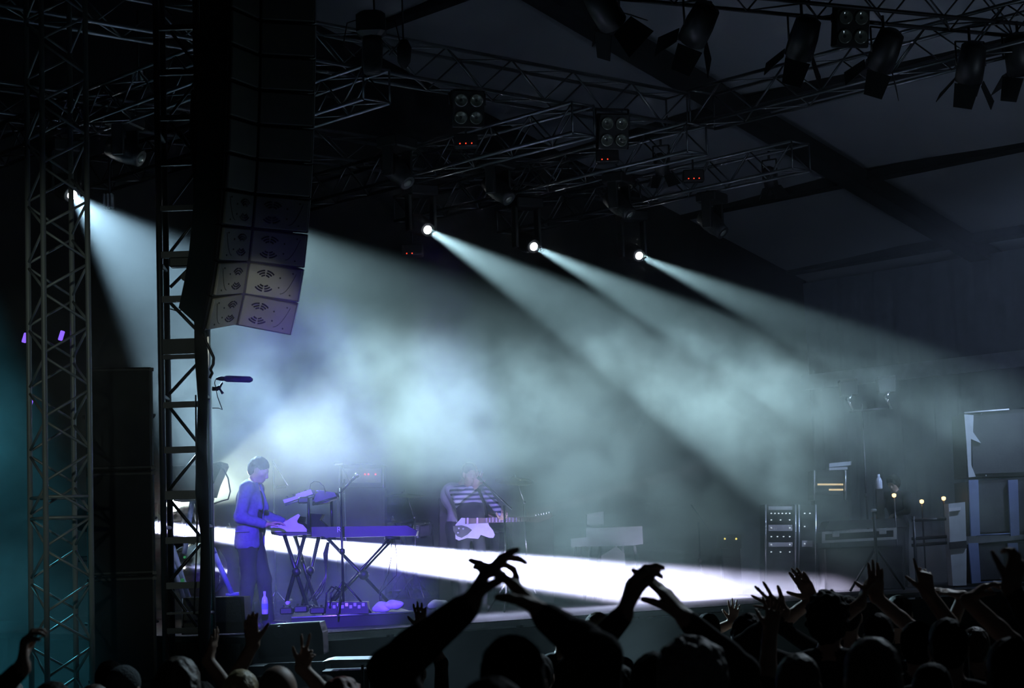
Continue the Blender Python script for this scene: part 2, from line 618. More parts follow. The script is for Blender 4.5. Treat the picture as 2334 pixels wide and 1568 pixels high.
# shotgun microphone on a clamp
mc = thing('shotgun_microphone', 'black shotgun microphone in foam cover clamped to the ladder tower', 'microphone', P(490, 888, 17.75))
G().tube([P(x, y, 17.7) for x, y in ((512, 862.5), (516, 863), (540, 864), (570, 865), (576, 866))], [.022, .030, .030, .029, .012], 14).obj('foam_cover', 'black_matte', mc, True, True)
G().tube([P(x, y, 17.7) for x, y in ((492, 864), (497, 863), (503, 863), (514, 863))], [.006, .014, .020, .020], 12).obj('body', 'black_tube', mc, True, True)
G().tube([P(x, y, 17.7) for x, y in ((484, 886), (496, 886), (500, 884), (507, 872))], [.02, .02, .012, .009]).obj('clamp_arm', 'black_tube', mc, True, True)
G().tube([P(x, y, 17.7) for x, y in ((497, 880), (503, 890), (508, 897))], [.013, .009, .014]).obj('clamp_knob', 'black_tube', mc, True, True)
G().tube([P(x, y, 17.7) for x, y in ((491, 865), (489, 872), (492, 885), (496, 905), (507, 934), (498, 930), (484, 930))], .004).obj('lead', 'black_tube', mc, True, True)

# ------------------------------------------------------------------ hanging line array
n_cab = 13
h_c = .308
tilts = [0, 0, 1, 2, 3, 4, 5, 6, 8, 10, 13, 18, 24]
pos = [Vector((0, 0, 0))]
for a in tilts:
    r_ = math.radians(a)
    pos.append(pos[-1] + Vector((0, -math.sin(r_), -math.cos(r_))) * (h_c + .012))
yaw = math.atan2(-D1.y, -D1.x) - math.pi / 2      # local +y (front) faces the audience
RA = Matrix.Rotation(yaw, 3, 'Z')
bot = P(536, 770, 17.4)
org = bot - RA @ (pos[-1] + Vector((0, -.236, 0)))
ar = thing('line_array', 'hanging column of black line array loudspeakers curving at the bottom', 'loudspeaker', org, yaw)
for i, a in enumerate(tilts):
    Rx = Matrix.Rotation(-math.radians(a), 4, 'X')
    M = Matrix.Translation(pos[i]) @ Rx
    hw, vd = .463, .236
    body = G().prism([(-hw, -.03), (0, -vd - .03), (hw, -.03), (hw, -.10), (.33, -.72), (-.33, -.72), (-hw, -.10)], -h_c, M).obj('cabinet', 'cab_body', ar)
    sub_parent(body, ar)
    for sgn in (-1, 1):
        # perforated front panel of one horn half
        L = math.hypot(hw, vd)
        ux = Vector((sgn * hw, vd, 0)) / L
        nx = Vector((-ux.y * sgn, ux.x * sgn, 0))
        if nx.y < 0:
            nx = -nx
        R3 = Matrix((ux, nx, Vector((0, 0, 1)))).transposed()
        c = Vector((sgn * hw / 2, -vd / 2 - .012, -h_c / 2))
        gp = G().bbox((0, 0, 0), (L - .035, .03, h_c - .022), .008).obj('front_panel', 'cab_front', body)
        Mp = M @ Matrix.Translation(c) @ R3.to_4x4()
        gp.matrix_local = Mp
        if i >= 9:
            for up in (-1, 1):
                gl = G()
                for ring in range(3):
                    rr = .045 + ring * .026
                    for seg in range(2):
                        w0, w1 = (math.radians(38), math.radians(84)) if seg == 0 else (math.radians(96), math.radians(142))
                        pts = [(-.085 + math.cos(w0 + (w1 - w0) * j / 5) * rr, .016, up * (.012 + math.sin(w0 + (w1 - w0) * j / 5) * rr * .85)) for j in range(6)]
                        gl.tube(pts, .0075, 5)
                o = gl.obj('louvre', 'louvre', body)
                o.matrix_local = Mp
            go = G()
            for bx_, bz_ in ((.05, .045), (.05, -.045), (.16, .1), (.16, -.1)):
                go.lathe([(.008, 0), (.008, .006), (.004, .008)], (bx_, .014, bz_), look((0, 1, 0)), 8)
            o = go.obj('bolt', 'louvre', body)
            o['kind'] = 'stuff'
            o.matrix_local = Mp
            pts = [(.07 + .12 * j / 7, .016, -.10 + .2 * (j / 7) ** 2) for j in range(8)]
            o = G().tube(pts, .003, 5).obj('horn_line', 'louvre', body)
            o.matrix_local = Mp
    # side rigging rails
    for sgn in (-1, 1):
        o = G().box((sgn * (hw + .008), -.06, -h_c / 2), (.016, .045, h_c - .01)).obj('side_rail', 'silver_trim' if sgn < 0 else 'cab_body', body)
        o.matrix_local = M
fb = G().box((0, -.35, .08), (.8, .6, .12)).obj('fly_frame', 'steel_dark', ar)
for sx in (-.3, .3):
    G().tube([(sx, -.35, .1), (sx * .3, -.35, 1.6)], .012).obj('fly_cable', 'steel_dark', ar)

# ------------------------------------------------------------------ stacked subwoofers left of the ladder tower
sb = P(277, 1400, 18.6)
hz = P(277, 845, 18.6).z / 4
for i in range(4):
    names = ['lowest', 'second', 'third', 'topmost']
    sw = thing('subwoofer', 'large black subwoofer, %s box of the stack left of the ladder tower' % names[i], 'loudspeaker', (sb.x, sb.y, i * hz), math.radians(13), 'subwoofer stack')
    G().bbox((0, 0, hz / 2), (.62, .8, hz - .012), .015).obj('cabinet', 'cab_body', sw)
    G().bbox((0, -.405, hz / 2), (.56, .02, hz - .08), .008).obj('grille', 'black_matte', sw)
    for sx in (-1, 1):
        G().tube([(sx * .32, -.12, hz * .55), (sx * .335, -.12, hz * .55), (sx * .335, .12, hz * .55), (sx * .32, .12, hz * .55)], .012).obj('handle', 'steel_dark', sw)
    for sx in (-1, 1):
        for zz in (.02, hz - .03):
            G().box((sx * .3, -.395, zz), (.04, .04, .03)).obj('corner', 'steel_dark', sw)

# ------------------------------------------------------------------ moving head lamps
CYAN = (.55, .87, .95)


def mover(px, py, Y, tgt, label, lit=0, deg=16, zb=TB, col=CYAN, size=1., blend=.5, group='moving head lamps'):
    lens = P(px, py, Y)
    d = (Vector(tgt) - lens).normalized()
    piv = lens - d * .24 * size
    root = thing('moving_head_lamp', label, 'stage lamp', (piv.x, piv.y, zb), 0, group)
    R = look(d)
    yd = Vector((-d.y, d.x, 0)).normalized()
    Ry = Matrix((Vector((yd.x, yd.y, 0)), Vector((-yd.y, yd.x, 0)), Vector((0, 0, 1)))).transposed()
    zt = max(zb - .14, piv.z + .34)
    hd = G().lathe([(.09, -.26), (.14, -.22), (.155, -.05), (.14, .08), (.115, .16), (.11, .235), (.095, .235)], piv, R, 18).obj('head', 'black_paint', root, True, True)
    sub_parent(hd, root)
    G().lathe([(.062, .225), (.06, .24), (.04, .248), (.02, .25)], piv, R, 18).obj('lens', 'lens_on' if lit else 'lens_dim', hd, True, True)
    for sg in (-1, 1):
        c = piv + yd * sg * .2
        G().bbox((c.x, c.y, (piv.z - .06 + zt) / 2), (.05, .16, zt - piv.z + .1), .012, Ry).obj('yoke_arm', 'black_paint', root, world=True)
    G().bbox((piv.x, piv.y, zt + .04), (.46, .34, .16), .02, Ry).obj('base', 'black_paint', root, world=True)
    for sg in (-1, 1):
        c = piv + yd * sg * .14
        rod(root, 'clamp', (c.x, c.y, zt + .1), (c.x, c.y, zb + .02), .022, 'steel_dark', 8)
    if lit:
        spot('beam', lens + d * .04, lens + d * 5, deg, lit, col, blend, .05)
    return root


PW = 27000
mover(165, 445, 24.1, P(640, 920, 19.5), 'moving head lamp shining behind the lattice tower at the left edge', PW * .58, 25, col=(.5, .8, 1))
mover(521, 472, 25.3, P(1010, 847, 20.5), 'moving head lamp shining from behind the hanging loudspeaker column', PW * .42, 21)
mover(975, 524, 27.95, P(1500, 825, 22.5), 'lit moving head lamp, left of the three bright ones over mid stage', PW, 10.5)
mover(1217, 562, 29.3, P(1750, 832, 24), 'lit moving head lamp, middle of the three bright ones over mid stage', PW, 9)
mover(1457, 583, 30.8, P(1900, 780, 25.5), 'lit moving head lamp, right of the three bright ones over mid stage', PW, 7.5)
mover(1161, 455, 26.9, S(9, -2, 1), 'unlit black moving head lamp above the left and middle bright lamps')
mover(1437, 490, 27.9, S(11, -2, 1), 'unlit black moving head lamp hanging between middle and right trusses')
mover(1649, 532, 29.5, S(13, -2, 1), 'unlit black moving head lamp, rightmost under the right truss')
mover(322, 362, 23.6, S(6, -2, 3), 'unlit moving head lamp with a pale glint left of the ladder tower', zb=TB)
mover(930, 418, 24.7, S(6, -2, 1), 'unlit black moving head lamp right of the hanging loudspeaker column')

# low lamps at floor height: the white ground beam and two thin ones


def floor_lamp(px, py, Y, tgt, label, power, deg, col, blend, zb=SZ, lens=None):
    lens = lens or P(px, py, Y)
    d = (Vector(tgt) - lens).normalized()
    piv = lens - d * .22
    root = thing('beam_lamp', label, 'stage lamp', (piv.x, piv.y, zb), 0)
    R = look(d)
    hd = G().lathe([(.07, -.24), (.12, -.2), (.13, -.05), (.12, .1), (.105, .215), (.09, .215)], piv, R, 18).obj('head', 'black_paint', root, True, True)
    sub_parent(hd, root)
    G().lathe([(.088, .2), (.085, .22), (.05, .228)], piv, R, 18).obj('lens', 'lens_on', hd, True, True)
    yd = Vector((-d.y, d.x, 0)).normalized()
    for sg in (-1, 1):
        c = piv + yd * sg * .17
        rod(root, 'yoke_arm', (c.x, c.y, max(zb + .1, piv.z - .4)), (c.x, c.y, piv.z + .05), .025, 'black_paint', 8)
    G().bbox((piv.x, piv.y, zb + .08), (.4, .4, .14), .02).obj('base', 'black_paint', root, world=True)
    if piv.z - .4 > zb + .15:
        rod(root, 'stand', (piv.x, piv.y, zb + .1), (piv.x, piv.y, piv.z - .36), .03, 'black_paint', 8)
        G().bbox((piv.x, piv.y, piv.z - .38), (.42, .3, .06), .015).obj('yoke_base', 'black_paint', root, world=True)
    spot('beam', lens + d * .04, lens + d * 5, deg, power, col, blend, .05)


_a, _b = S(-.6, 1.55, 2.5), S(7.6, 1.45, 1.52)
floor_lamp(None, None, None, _b, 'floor lamp throwing the blinding white beam low across the stage', 1600000, 5.2, (.6, .65, 1), .6, zb=0, lens=_a)
floor_lamp(395, 1150, 24.5, P(900, 935, 17.0), 'floor lamp throwing a pale beam upward behind the keyboard player', 11000, 11, (.75, .95, .8), .3)
floor_lamp(1140, 1190, 28.3, P(1900, 985, 31.5), 'small lamp behind the guitarist throwing a thin beam to the right', 7000, 3.5, (.75, .85, 1), .4)


# ------------------------------------------------------------------ other fittings in the roof
def blinder(px, py, Y, label, zt):
    c = P(px, py, Y)
    root = thing('blinder_lamp', label, 'stage lamp', (c.x, c.y, c.z), 0, 'four lamp blinders')
    d = Vector((.25, -1, -.25)).normalized()
    R = look(d)
    RR = R
    G().bbox(c, (.42, .48, .16), .015, RR).obj('housing', 'black_paint', root, world=True)
    for ix in (-1, 1):
        for iy in (-1, 1):
            q = c + R @ Vector((ix * .1, iy * .11, .075))
            G().lathe([(.085, 0), (.085, .02), (.07, .02), (.05, .008), (.01, .004)], q, R, 16).obj('lamp', 'lens_dim', root, True, True)
    for ix in (-1, 1):
        q = c + R @ Vector((ix * .23, .05, 0))
        rod(root, 'yoke_arm', q, (q.x, q.y, zt - .05), .015, 'steel_dark', 8)
    a, b = c + R @ Vector((-.23, .05, 0)), c + R @ Vector((.23, .05, 0))
    rod(root, 'yoke_bar', (a.x, a.y, zt - .05), (b.x, b.y, zt - .05), .015, 'steel_dark', 8)


blinder(1065, 248, 24.2, 'black four lamp blinder hanging left of the other under the cross truss', 7.95)
blinder(1396, 300, 25.4, 'black four lamp blinder hanging right of the other under the cross truss', 7.95)

for px, py, Y, n_, lab in ((1062, 322, 25.8, 3, 'small black driver box with red lights, leftmost on its truss'),
                           (1384, 358, 27.0, 2, 'small black driver box with red lights, middle one'),
                           (1580, 402, 29.0, 3, 'small black driver box with red lights, right one'),
                           (940, 572, 28.4, 2, 'small black driver box with red lights below the left bright lamp')):
    c = P(px, py, Y)
    root = thing('driver_box', lab, 'control box', c, 0, 'driver boxes on the trusses')
    G().bbox((0, 0, 0), (.32, .2, .18), .015).obj('housing', 'black_paint', root)
    for j in range(n_):
        G().lathe([(.009, 0), (.009, .006), (.004, .01)], (-.08 + j * .08, -.1, -.05), look((0, -1, 0)), 8).obj('indicator', 'led_red', root)
    rod(root, 'hanger', c, c + Vector((0, 0, .35)), .015, 'steel_dark', 8)


def barn_door_lamp(px, py, Y, d, label, zt, k_=1.):
    c = P(px, py, Y)
    d = Vector(d).normalized()
    R = look(d)
    root = thing('barn_door_lamp', label, 'stage lamp', c, 0, 'barn door lamps in the top right corner')
    G().lathe([(.06 * k_, -.24 * k_), (.12 * k_, -.2 * k_), (.135 * k_, -.04), (.135 * k_, .16 * k_), (.12 * k_, .16 * k_)], c, R, 16).obj('body', 'black_paint', root, True, True)
    G().lathe([(.118 * k_, .14 * k_), (.1 * k_, .165 * k_), (.03, .175 * k_)], c, R, 16).obj('lens', 'lens_dim', root, True, True)
    for j in range(4):
        w = math.pi / 2 * j + .5
        ax = R @ Vector((math.cos(w), math.sin(w), 0))
        tn = R @ Vector((-math.sin(w), math.cos(w), 0))
        o = (ax * .55 + d * .85).normalized()
        b0 = c + d * .16 * k_ + ax * .135 * k_
        hw = .12 * k_
        tw_ = .17 * k_ if j % 2 == 0 else .09 * k_
        q = [b0 - tn * hw, b0 + tn * hw, b0 + o * .24 * k_ + tn * tw_, b0 + o * .24 * k_ - tn * tw_]
        nn = (tn.cross(o)).normalized() * .004
        G().add([v + nn for v in q] + [v - nn for v in q], [(0, 1, 2, 3), (7, 6, 5, 4), (0, 4, 5, 1), (1, 5, 6, 2), (2, 6, 7, 3), (3, 7, 4, 0)]).obj('barn_door', 'black_matte', root, world=True)
    sd = R @ Vector((1, 0, 0))
    for sg in (-1, 1):
        a = c + sd * sg * .15 * k_
        rod(root, 'yoke_arm', a, c + sd * sg * .15 * k_ + Vector((0, 0, .3)), .012, 'black_paint', 8)
    rod(root, 'yoke_bar', c - sd * .15 * k_ + Vector((0, 0, .3)), c + sd * .15 * k_ + Vector((0, 0, .3)), .012, 'black_paint', 8)
    rod(root, 'hanger', c + Vector((0, 0, .3)), (c.x, c.y, max(zt, c.z + .45)), .018, 'black_paint', 8)


zk = 8.05
for px, py, Y, d, lab in ((1378, 22, 20.9, (.4, .6, -.5), 'black barn door lamp over the wide rafter, leftmost of its row'),
                          (1592, 60, 21.4, (-.35, .7, -.6), 'black barn door lamp with a pale side, second from the left of its row'),
                          (1830, 92, 22.0, (-.2, .5, -.7), 'black barn door lamp hanging left of the square floodlight'),
                          (2016, 120, 22.5, (-.3, .6, -.8), 'black barn door lamp hanging low right of the square floodlight'),
                          (2213, 150, 23.1, (-.1, .5, -.9), 'black barn door lamp second from the right edge'),
                          (2322, 130, 23.3, (.2, .5, -.8), 'black barn door lamp cut by the right edge')):
    barn_door_lamp(px, py, Y, d, lab, zk + .2, 1.25)
blinder(1938, 62, 22.2, 'black square floodlight among the barn door lamps at top right', zk + .2)
barn_door_lamp(1755, 408, 29.5, (.2, .3, -.9), 'small black barn door lamp hanging at the end of the right truss', 7.6, .8)
barn_door_lamp(1508, 378, 28.0, (.1, .3, -.9), 'small black barn door lamp hanging from the middle truss', 7.6, .8)

# hoist and chain bag near the top centre left
hc = P(846, 60, 22.0)
hs = thing('chain_hoist', 'black chain hoist with a long chain bag at top centre left', 'hoist', hc)
G().bbox((0, 0, .02), (.34, .3, .3), .05).obj('motor', 'black_paint', hs)
G().tube([(0, 0, -.1), (.01, 0, -.2), (0, 0, -.45), (0, 0, -.56)], [.1, .12, .12, .1], 12).obj('chain_bag', 'black_matte', hs, True)
G().tube([(.04, 0, .15), (.04, 0, 2.4)], .012).obj('chain', 'steel_dark', hs)
for sgn in (-1, 1):
    G().tube([(sgn * .1, 0, .1), (sgn * .28, 0, .05), (sgn * .33, 0, -.2), (sgn * .2, 0, -.35)], .008).obj('cable', 'black_tube', hs, True)
hc = P(920, 118, 22.6)
hs = thing('chain_bag', 'small black chain bag hanging right of the chain hoist', 'bag', hc)
G().tube([(0, 0, .14), (.01, 0, .05), (0, 0, -.12), (0, 0, -.2)], [.05, .09, .08, .03], 10).obj('bag', 'black_matte', hs, True)
G().tube([(0, 0, .1), (0, 0, 1.6)], .01).obj('chain', 'steel_dark', hs)
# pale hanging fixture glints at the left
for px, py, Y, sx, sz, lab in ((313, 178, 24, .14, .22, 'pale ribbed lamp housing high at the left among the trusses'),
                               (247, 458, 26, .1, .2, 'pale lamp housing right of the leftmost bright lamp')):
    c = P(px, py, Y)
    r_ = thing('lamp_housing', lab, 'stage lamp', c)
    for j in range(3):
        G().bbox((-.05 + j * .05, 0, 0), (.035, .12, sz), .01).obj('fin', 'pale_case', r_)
    G().bbox((0, .08, 0), (sx + .06, .06, sz + .04), .01).obj('housing', 'black_paint', r_)
    rod(r_, 'hanger', c + Vector((0, .08, 0)), c + Vector((0, .08, .9)), .015, 'steel_dark', 8)

# ------------------------------------------------------------------ bodies: one smooth skin grown round a posed skeleton
class Body:
    def __init__(self):
        self.p = []          # (kind, a, b, ra, rb, k, tag, fine, extra)

    def cone(self, a, b, ra, rb, k=.02, tag=0, fine=False, flat=None):
        self.p.append(('c', np.array(a, float), np.array(b, float), ra, rb, k, tag, fine, flat))

    def ell(self, c, r, k=.02, tag=0, fine=False, R=None):
        self.p.append(('e', np.array(c, float), np.array(r, float), 0, 0, k, tag, fine, None if R is None else np.array(R)))

    def cut(self, c, r, k=.01, R=None):
        self.p.append(('x', np.array(c, float), np.array(r, float), 0, 0, k, 0, False, None if R is None else np.array(R)))

    def grow(self, coarse=.02, fine=.007, zcut=None, zstep=.035, noise=0., nfreq=40., hairlike=False):
        lo, hi = np.full(3, 9e9), np.full(3, -9e9)
        boxes = []
        for q in self.p:
            if q[0] == 'c':
                r = max(q[3], q[4])
                l, h = np.minimum(q[1], q[2]) - r, np.maximum(q[1], q[2]) + r
            else:
                r = q[2].max() if q[8] is not None else q[2]
                l, h = q[1] - r, q[1] + r
            boxes.append((l, h))
            if q[0] != 'x':
                lo, hi = np.minimum(lo, l), np.maximum(hi, h)
        m = coarse * 1.5 + noise
        axes = []
        for ax in range(3):
            iv = sorted([(boxes[i][0][ax] - .012, boxes[i][1][ax] + .012) for i, q in enumerate(self.p) if q[7]])
            merged = []
            for a, b in iv:
                if merged and a <= merged[-1][1] + coarse:
                    merged[-1][1] = max(merged[-1][1], b)
                else:
                    merged.append([a, b])
            x, out = lo[ax] - m, []
            while x < hi[ax] + m:
                out.append(x)
                st_ = coarse
                if ax == 2 and zcut is not None and x < zcut:
                    st_ = zstep
                inside = [b for a, b in merged if a <= x < b]
                if inside:
                    st_ = fine
                else:
                    nxt = [a for a, b in merged if x < a < x + st_]
                    if nxt:
                        st_ = max(min(nxt) - x, fine * .5)
                x += st_
            out.append(x)
            axes.append(np.array(out))
        X, Y, Z = axes
        f = np.full((len(X), len(Y), len(Z)), .3)
        tg = np.zeros(f.shape, np.uint8)
        best = np.full(f.shape, 9.)
        for q, (l, h) in zip(self.p, boxes):
            mg = q[5] + 2.2 * coarse + noise
            sl = []
            for ax, A in enumerate(axes):
                mgz = mg + (zstep if ax == 2 else 0)
                i0, i1 = np.searchsorted(A, l[ax] - mgz), np.searchsorted(A, h[ax] + mgz)
                sl.append(slice(max(i0 - 1, 0), min(i1 + 1, len(A))))
            sl = tuple(sl)
            gx, gy, gz = np.meshgrid(X[sl[0]], Y[sl[1]], Z[sl[2]], indexing='ij', sparse=True)
            if q[0] == 'c':
                a, b = q[1], q[2]
                d = b - a
                dd = max(float(d @ d), 1e-9)
                px, py, pz = gx - a[0], gy - a[1], gz - a[2]
                t = np.clip((px * d[0] + py * d[1] + pz * d[2]) / dd, 0, 1)
                ex, ey, ez = px - t * d[0], py - t * d[1], pz - t * d[2]
                if q[8] is not None:
                    fx, fy = q[8]
                    ex, ey = ex / fx, ey / fy
                dist = np.sqrt(ex * ex + ey * ey + ez * ez) - (q[3] + (q[4] - q[3]) * t)
            else:
                px, py, pz = gx - q[1][0], gy - q[1][1], gz - q[1][2]
                if q[8] is not None:
                    R = q[8]
                    px, py, pz = (R[0, 0] * px + R[1, 0] * py + R[2, 0] * pz, R[0, 1] * px + R[1, 1] * py + R[2, 1] * pz,
                                  R[0, 2] * px + R[1, 2] * py + R[2, 2] * pz)
                r = q[2]
                k0 = np.sqrt((px / r[0]) ** 2 + (py / r[1]) ** 2 + (pz / r[2]) ** 2)
                k1 = np.sqrt((px / r[0] ** 2) ** 2 + (py / r[1] ** 2) ** 2 + (pz / r[2] ** 2) ** 2) + 1e-9
                dist = k0 * (k0 - 1) / k1
            cur = f[sl]
            if q[0] == 'x':
                dist = -dist
                hh = np.maximum(q[5] - np.abs(cur - dist), 0) / q[5]
                f[sl] = np.maximum(cur, dist) + hh * hh * q[5] / 4
            else:
                hh = np.maximum(q[5] - np.abs(cur - dist), 0) / q[5]
                f[sl] = np.minimum(cur, dist) - hh * hh * q[5] / 4
                bs = best[sl]
                w = dist < bs
                tg[sl][w] = q[6]
                bs[w] = dist[w]
        if noise:
            gx, gy, gz = np.meshgrid(X, Y, Z, indexing='ij', sparse=True)
            if hairlike:
                nn = np.sin(gx * nfreq + 2 * np.sin(gz * nfreq * .35)) * np.sin(gy * nfreq * .9 + 1.3 * np.sin(gx * nfreq * .4))
            else:
                nn = np.sin(gx * nfreq + 3 * np.sin(gy * nfreq * .31)) * np.sin(gy * nfreq * 1.1 + 2) * np.sin(gz * nfreq * .93 + 2 * np.sin(gx * nfreq * .27))
            f = f + noise * nn
        return self.nets(f, tg, X, Y, Z)

    @staticmethod
    def nets(f, tg, X, Y, Z):
        s = f < 0
        nx, ny, nz = f.shape
        cnt = np.zeros((nx - 1, ny - 1, nz - 1), np.int8)
        for i in (0, 1):
            for j in (0, 1):
                for k in (0, 1):
                    cnt += s[i:nx - 1 + i, j:ny - 1 + j, k:nz - 1 + k]
        act = (cnt > 0) & (cnt < 8)
        I, J, K = np.nonzero(act)
        idx = np.full(act.shape, -1, np.int64)
        idx[I, J, K] = np.arange(len(I))
        acc = np.zeros((len(I), 3))
        num = np.zeros(len(I))
        for ax in range(3):
            o1 = [0, 0, 0]
            o1[ax] = 1
            for u in (0, 1):
                for v in (0, 1):
                    o0 = [0, 0, 0]
                    oth = [a for a in range(3) if a != ax]
                    o0[oth[0]], o0[oth[1]] = u, v
                    i0, j0, k0 = I + o0[0], J + o0[1], K + o0[2]
                    i1, j1, k1 = i0 + o1[0], j0 + o1[1], k0 + o1[2]
                    a, b = f[i0, j0, k0], f[i1, j1, k1]
                    x = (a < 0) != (b < 0)
                    t = np.where(x, a / np.where(x, a - b, 1), 0)
                    P0 = np.stack([X[i0], Y[j0], Z[k0]], 1)
                    P1 = np.stack([X[i1], Y[j1], Z[k1]], 1)
                    acc += np.where(x[:, None], P0 + (P1 - P0) * t[:, None], 0)
                    num += x
        V = acc / num[:, None]
        tags = tg[I, J, K]
        faces = []
        for ax in range(3):
            oth = [a for a in range(3) if a != ax]
            sa = [slice(1, -1)] * 3
            sb = [slice(1, -1)] * 3
            sa[ax], sb[ax] = slice(0, -1), slice(1, None)
            A, B = s[tuple(sa)], s[tuple(sb)]
            e = np.nonzero(A != B)
            ins = A[e]
            c = [e[0].copy(), e[1].copy(), e[2].copy()]
            for o in oth:
                c[o] = c[o] + 1
            q = []
            for du, dv in ((-1, -1), (0, -1), (0, 0), (-1, 0)):
                cc = [c[0], c[1], c[2]]
                cc[oth[0]] = c[oth[0]] + du
                cc[oth[1]] = c[oth[1]] + dv
                q.append(idx[cc[0], cc[1], cc[2]])
            q = np.stack(q, 1)
            flip = ins if ax != 1 else ~ins
            q = np.where(flip[:, None], q, q[:, ::-1])
            faces.append(q)
        Fc = np.concatenate(faces)
        Fc = Fc[(Fc >= 0).all(1)]
        # light smoothing keeps the skin free of steps
        n = len(V)
        e0 = np.concatenate([Fc[:, 0], Fc[:, 1], Fc[:, 2], Fc[:, 3]])
        e1 = np.concatenate([Fc[:, 1], Fc[:, 2], Fc[:, 3], Fc[:, 0]])
        for lam in (.5, -.45):
            sm = np.zeros((n, 3))
            np.add.at(sm, e0, V[e1])
            ct = np.bincount(e0, minlength=n)[:, None]
            V = V + lam * (sm / np.maximum(ct, 1) - V)
        return V, Fc, tags


def skin_obj(name, body, mats, parent=None, M=None, **kw):
    V, Fc, tags = body.grow(**kw)
    me = bpy.data.meshes.new(name)
    me.vertices.add(len(V))
    me.vertices.foreach_set('co', V.astype(np.float32).ravel())
    me.loops.add(len(Fc) * 4)
    me.loops.foreach_set('vertex_index', Fc.astype(np.int32).ravel())
    me.polygons.add(len(Fc))
    me.polygons.foreach_set('loop_start', np.arange(len(Fc), dtype=np.int32) * 4)
    me.polygons.foreach_set('loop_total', np.full(len(Fc), 4, np.int32))
    for m in mats:
        me.materials.append(MATS[m])
    me.polygons.foreach_set('material_index', np.minimum(tags[Fc[:, 0]], len(mats) - 1).astype(np.int32))
    me.polygons.foreach_set('use_smooth', np.ones(len(Fc), bool))
    me.update(calc_edges=True)
    me.validate()
    o = bpy.data.objects.new(name, me)
    link(o, parent)
    if M is not None:
        o.matrix_world = M
        MW[o] = M
    return o


def V3(v):
    return np.array(v, float)


def nrm(v):
    v = V3(v)
    return v / (np.linalg.norm(v) + 1e-12)


def rot(v, ax, ang):
    ax = nrm(ax)
    return v * math.cos(ang) + np.cross(ax, v) * math.sin(ang) + ax * (ax @ v) * (1 - math.cos(ang))


def ik(sh, wr, l1, l2, pole):
    """elbow between shoulder and wrist, bending towards pole; wrist is pulled in if out of reach"""
    d = wr - sh
    L = np.linalg.norm(d)
    if L > (l1 + l2) * .985:
        wr = sh + d / L * (l1 + l2) * .985
        d = wr - sh
        L = np.linalg.norm(d)
    u = d / L
    a = (l1 * l1 - l2 * l2 + L * L) / (2 * L)
    hgt = math.sqrt(max(l1 * l1 - a * a, 0))
    p = V3(pole) - u * (V3(pole) @ u)
    return sh + u * a + nrm(p) * hgt, wr


def hand(b, wr, u, n, thumb, curl=.25, spread=.12, tag=0, sc_=1., tcurl=.3, curls=None, tout=.75):
    """palm with four fingers and a thumb. u: towards fingertips, n: palm normal, thumb: +1/-1 side"""
    u, n = nrm(u), V3(n)
    n = nrm(n - u * (n @ u))
    v = nrm(np.cross(u, n)) * thumb
    offs = (.030, .010, -.011, -.030)
    klen = (.088, .092, .086, .076)
    segs = ((.042, .026, .021), (.047, .030, .022), (.043, .028, .021), (.033, .021, .018))
    wr = V3(wr)
    for i in range(4):
        kn = wr + u * klen[i] * sc_ + v * offs[i] * sc_
        b.cone(wr + v * offs[i] * .55 * sc_ - u * .01, kn, .0145 * sc_, .0115 * sc_, .02, tag, True)
        ang = spread * (1.5 - i) * .8
        d = rot(u, np.cross(v, u), -ang) if False else nrm(u * math.cos(ang) + v * math.sin(ang))
        ax = np.cross(d, n)
        p = kn
        cu = curls[i] if curls else curl
        r = .0098 if i < 3 else .0086
        for j in range(3):
            d = nrm(rot(d, ax, cu * (1, 1.15, .8)[j]))
            q = p + d * segs[i][j] * sc_
            b.cone(p, q, r * (1, .93, .86)[j] * sc_, r * (.93, .86, .74)[j] * sc_, .006, tag, True)
            p = q
    tb = wr + u * .022 * sc_ + v * .026 * sc_
    d = nrm(u * .75 + v * tout + n * .25)
    ax = np.cross(d, nrm(n - v * .6))
    p = tb
    for j, (L, r0, r1) in enumerate(((.044, .0155, .0125), (.032, .0115, .0105), (.027, .0105, .0085))):
        q = p + d * L * sc_
        b.cone(p, q, r0 * sc_, r1 * sc_, .012 if j == 0 else .006, tag, True)
        p = q
        d = nrm(rot(d, ax, tcurl))


def head(b, c, R, tag=0, k_=1., face=True):
    """skull, jaw, nose, brow, ears; c = centre between the ears, R: columns right, forward, up"""
    R = np.array(R)

    def T(x, y, z):
        return c + R @ (V3((x, y, z)) * k_)
    b.ell(T(0, -.008, .035), V3((.074, .096, .092)) * k_, .03, tag, True, R)
    b.ell(T(0, .03, -.03), V3((.058, .068, .07)) * k_, .04, tag, True, R)
    b.ell(T(0, .062, -.085), V3((.028, .026, .02)) * k_, .03, tag, True, R)
    if face:
        b.cone(T(0, .088, .012), T(0, .108, -.028), .009 * k_, .014 * k_, .014, tag, True)
        b.ell(T(0, .098, -.035), V3((.017, .012, .009)) * k_, .01, tag, True, R)
        b.cone(T(-.032, .078, .024), T(.032, .078, .024), .013 * k_, .013 * k_, .02, tag, True)
        for sg in (-1, 1):
            b.cut(T(sg * .031, .098, .004), V3((.017, .012, .010)) * k_, .012, R)
            b.ell(T(sg * .031, .077, .003), V3((.013, .011, .010)) * k_, .004, tag, True, R)
            b.ell(T(sg * .045, .056, -.018), V3((.022, .025, .018)) * k_, .03, tag, True, R)
        b.ell(T(0, .086, -.060), V3((.024, .012, .0065)) * k_, .008, tag, True, R)
        b.ell(T(0, .083, -.072), V3((.021, .012, .007)) * k_, .006, tag, True, R)
    for sg in (-1, 1):
        b.ell(T(sg * .076, -.004, .0), V3((.011, .021, .033)) * k_, .012, tag, True, R)


